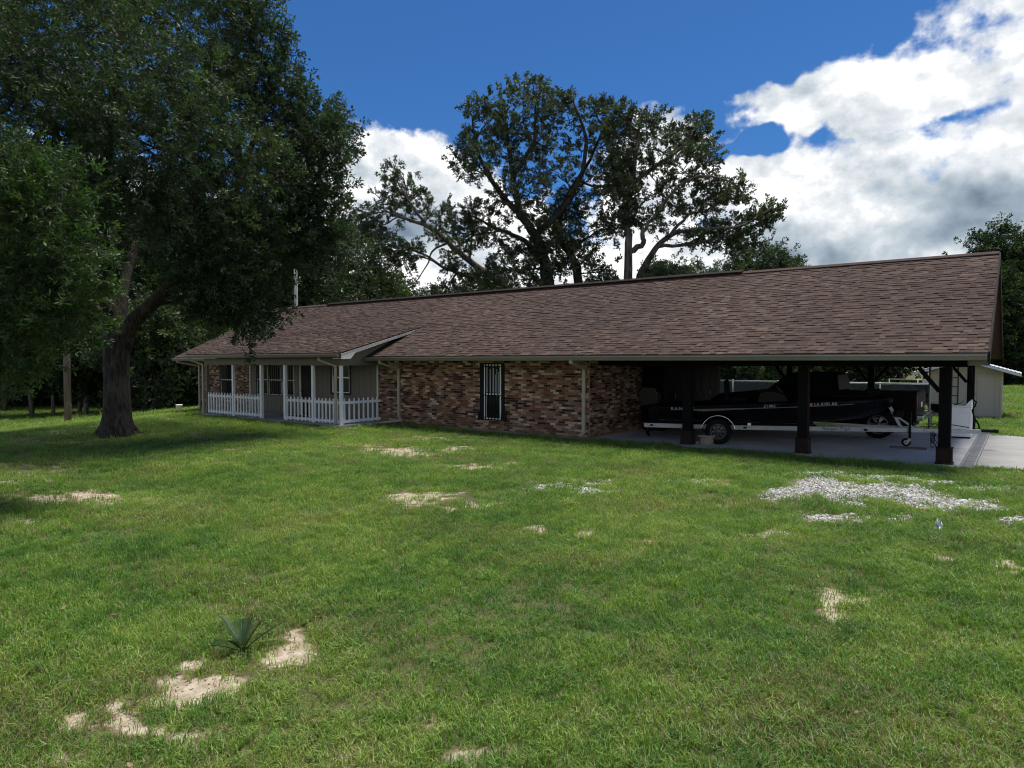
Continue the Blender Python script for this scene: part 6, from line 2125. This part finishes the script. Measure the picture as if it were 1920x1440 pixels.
# white cloth hung over the gate rail, two rounded lobes
cl_ = MB()
cx0_, cx1_ = at_y(1729, 725, 40.5).x, at_y(1770, 725, 40.5).x
cxs = np.linspace(cx0_, cx1_, 15)
def hem(x):
    t = (x - cx0_) / (cx1_ - cx0_)
    return 0.56 if (0.02 < t < 0.40 or 0.62 < t < 0.98) else 0.92
for side in (-1, 1):
    top = [(x, 40.5 + side * 0.035, 1.275) for x in cxs]
    mid = [(x, 40.5 + side * 0.05 + 0.012 * math.sin(i * 1.3), 1.0) for i, x in enumerate(cxs)]
    bot = [(x, 40.5 + side * 0.055 + 0.02 * math.sin(i * 1.1), (hem(x) + 0.06 * abs(math.sin(i)) if side < 0 else 1.02)) for i, x in enumerate(cxs)]
    b0_ = len(cl_.v)
    n_ = len(cxs)
    cl_.add(top + mid + bot, [(r_ * n_ + i, r_ * n_ + i + 1, (r_ + 1) * n_ + i + 1, (r_ + 1) * n_ + i) for r_ in range(2) for i in range(n_ - 1)], 0, True)
n_ = len(cxs)
cl_.add([], [])
for i in range(n_ - 1):
    cl_.f.append((i, i + 1, 3 * n_ + i + 1, 3 * n_ + i))
    cl_.mi.append(0)
    cl_.sm.append(True)
co = cl_.build('cloth', M['white'])
tag(co, 'white cloth hanging in two lobes over the pale gate rail', 'cloth')
co.modifiers.new('thick', 'SOLIDIFY').thickness = 0.01

# --- grey pipe stand with crossbar, black barrow tray, dark ladder at the back edge of the slab
ps_ = tag(empty('pipe_stand', (-2.27, 24.4, 0.02)), 'grey upright pipe with a crossbar standing near the tail of the truck', 'stand')
pm_ = MB()
pm_.tube([(-2.27, 24.4, 0.03), (-2.27, 24.4, 2.06)], 0.03, 10)
pm_.build('pole', M['galv'], ps_)
MB().tube([(-2.75, 24.36, 0.62), (-2.24, 24.36, 0.62)], 0.022, 8).build('crossbar', M['galv'], ps_)
fb = MB()
for a in range(4):
    d_ = Vector((math.cos(a * math.pi / 2 + .4), math.sin(a * math.pi / 2 + .4), 0))
    fb.beam(Vector((-2.27, 24.4, 0.045)), Vector((-2.27, 24.4, 0.03)) + d_ * 0.28, 0.03, 0.02)
fb.build('foot', M['galv'], ps_)
wbw = tag(empty('wheelbarrow', (-2.1, 27.2, 0)), 'wheelbarrow with black tray on the grass behind the carport', 'wheelbarrow')
tr2 = MB()
prof = [(0.05, 0.44), (0.30, 0.46), (0.44, 0.58), (0.50, 0.74), (0.515, 0.745), (0.515, 0.755), (0.49, 0.75), (0.42, 0.60), (0.29, 0.48), (0.05, 0.46)]
tr2.lathe(prof, 24, Matrix.Translation((-2.05, 27.2, 0)) @ Matrix.Scale(1.15, 4, (1, 0, 0)))
tr2.build('tray', M['black_plastic'], wbw)
lgm = MB()
for s in (-1, 1):
    lgm.tube([(-3.0, 27.2 + 0.24 * s, 0.52), (-2.3, 27.2 + 0.22 * s, 0.42), (-1.45, 27.2 + 0.07 * s, 0.24)], 0.018, 8)
    lgm.tube([(-2.45, 27.2 + 0.22 * s, 0.42), (-2.5, 27.2 + 0.24 * s, 0.0)], 0.016, 8)
lgm.build('frame', M['galv'], wbw)
wheel(wbw, Vector((-1.40, 27.2, 0.20)), 1, 0.20, 0.09, 0.10, M['galv'], spokes=5, local=False, hub=0.03)
ld = tag(empty('ladder', (-1.75, 25.25, 0.02)), 'dark narrow ladder leaning up at the back of the carport', 'ladder')
for dx in (-0.13, 0.13):
    MB().beam((-1.72 + dx, 25.25, 0.025), (-1.72 + dx, 25.13, 2.07), 0.03, 0.05).build('stile', M['brown_wood'], ld)
for i in range(7):
    t = (0.28 + 0.28 * i) / 2.05
    MB().beam((-1.835, 25.25 - 0.12 * t, 0.28 + 0.28 * i), (-1.605, 25.25 - 0.12 * t, 0.28 + 0.28 * i), 0.025, 0.025).build('rung', M['brown_wood'], ld)

# --- invented black cabinet, stands in for deep shade along the carport's brick wall
sc_ = tag(empty('shade_cabinet', (-9.2, 22.0, 0.021)), 'made-up tall black cabinet added as deep shade along the brick wall of the carport', 'cabinet')
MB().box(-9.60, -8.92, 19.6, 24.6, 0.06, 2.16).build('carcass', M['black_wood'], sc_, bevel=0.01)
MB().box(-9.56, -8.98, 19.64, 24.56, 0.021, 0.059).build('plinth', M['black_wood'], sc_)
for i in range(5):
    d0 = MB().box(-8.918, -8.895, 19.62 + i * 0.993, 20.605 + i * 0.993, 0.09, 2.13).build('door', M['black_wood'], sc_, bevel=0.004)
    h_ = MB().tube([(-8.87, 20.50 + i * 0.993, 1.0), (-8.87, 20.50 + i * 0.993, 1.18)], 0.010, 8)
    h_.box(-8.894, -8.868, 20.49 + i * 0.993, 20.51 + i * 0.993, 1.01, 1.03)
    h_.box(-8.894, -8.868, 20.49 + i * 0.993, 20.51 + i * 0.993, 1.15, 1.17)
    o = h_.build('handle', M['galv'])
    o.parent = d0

# --- concrete blocks by the trailer wheel, plank under the jack
bk = tag(empty('concrete_block', (-6.62, 17.16, 0.021)), 'tan concrete block with a flat cap beside the left carport post', 'block')
b1 = MB()
b1.box(-6.71, -6.42, 17.10, 17.30, 0.021, 0.205)
b1.build('block_body', M['old_concrete'], bk, bevel=0.012)
b2 = MB().box(-6.76, -6.38, 17.06, 17.33, 0.207, 0.262)
tag(b2.build('cap_block', M['old_concrete'], bevel=0.008), 'flat concrete cap slab lying on the tan block by the trailer wheel', 'slab')
b3 = MB().box(-6.83, -6.74, 17.06, 17.15, 0.021, 0.09)
tag(b3.build('stone_chunk', M['old_concrete'], bevel=0.03, seg=3), 'small broken concrete chunk between the left post and the tan block', 'rubble')
jp = TO + Vector((math.cos(TH) * 4.50 + math.sin(TH) * 0.42, math.sin(TH) * 4.50 - math.cos(TH) * 0.42, 0))
pl = MB()
Mx = Matrix.Translation((jp.x, jp.y, 0.040)) @ Matrix.Rotation(R(8), 4, 'Z')
pl.obox(Mx, 0.40, 0.10, 0.0185)
M['plank'] = material('grey_plank', (0.10, 0.095, 0.09), 0.9, 0.2, 8, 0.4, 40)
tag(pl.build('plank', M['plank'], bevel=0.004), 'grey wooden plank lying on the slab below the trailer jack', 'plank')

# --- poles, bucket
def pole(px, py, d, top_px, r, mat, label, arms=False):
    p = at_depth(px, py, d)
    z0 = gz_at(p.x, p.y)
    t = at_depth(px, top_px, d).z
    root = tag(empty('utility_pole', (p.x, p.y, z0)), label, 'pole')
    MB().tube([(p.x, p.y, z0 - 0.3), (p.x, p.y, z0 + (t - z0) * 0.5), (p.x, p.y, t)], [r, r * 0.92, r * 0.82], 14).build('shaft', mat, root)
    if arms:
        am = MB().beam((p.x - 0.5, p.y, t - 0.7), (p.x + 0.5, p.y, t - 0.7), 0.08, 0.1)
        am.build('crossarm', mat, root)
        for k in (-0.42, 0.0, 0.42):
            MB().lathe([(0.0, 0.14), (0.035, 0.13), (0.05, 0.06), (0.03, 0.04), (0.03, 0.0)], 10, Matrix.Translation((p.x + k, p.y, t - 0.65))).build('insulator', M['white_metal'], root)
        for k, (dx, dyy, dz) in enumerate(((-16, 5, 1.8), (-15, 3, 0.9))):
            q = Vector((p.x - 0.42 + 0.42 * k, p.y, t - 0.53))
            pts = [q + Vector((dx, dyy, dz)) * (i / 10) + Vector((0, 0, -1.2 * (i / 10) * (1 - i / 10))) for i in range(11)]
            MB().tube(pts, 0.014, 5).build('wire', M['iron'], root)
def gz_at(x, y): return float(ground_z(x, y))
pole(128, 800, 31.0, 500, 0.15, M['pole_wood'], 'weathered wooden pole standing left of the big oak')
pole(557, 760, 44.0, 506, 0.14, M['pole_grey'], 'pale grey utility pole showing above the left end of the ridge', arms=True)
bp_ = at_y(336, 768, 16.75)
bz = gz_at(bp_.x, bp_.y)
bu = tag(empty('bucket', (bp_.x, bp_.y, bz)), 'white plastic bucket on the grass at the left corner of the house', 'bucket')
MB().lathe([(0.0, 0.0), (0.13, 0.0), (0.15, 0.33), (0.162, 0.33), (0.162, 0.37), (0.147, 0.37), (0.127, 0.02), (0.0, 0.02)], 20, Matrix.Translation((bp_.x, bp_.y, bz))).build('pail', M['white'], bu)
MB().tube([(bp_.x + 0.16 * math.cos(a), bp_.y + 0.02, bz + 0.34 - 0.13 * math.sin(a)) for a in np.linspace(0, math.pi, 12)], 0.005, 6).build('handle', M['galv'], bu)
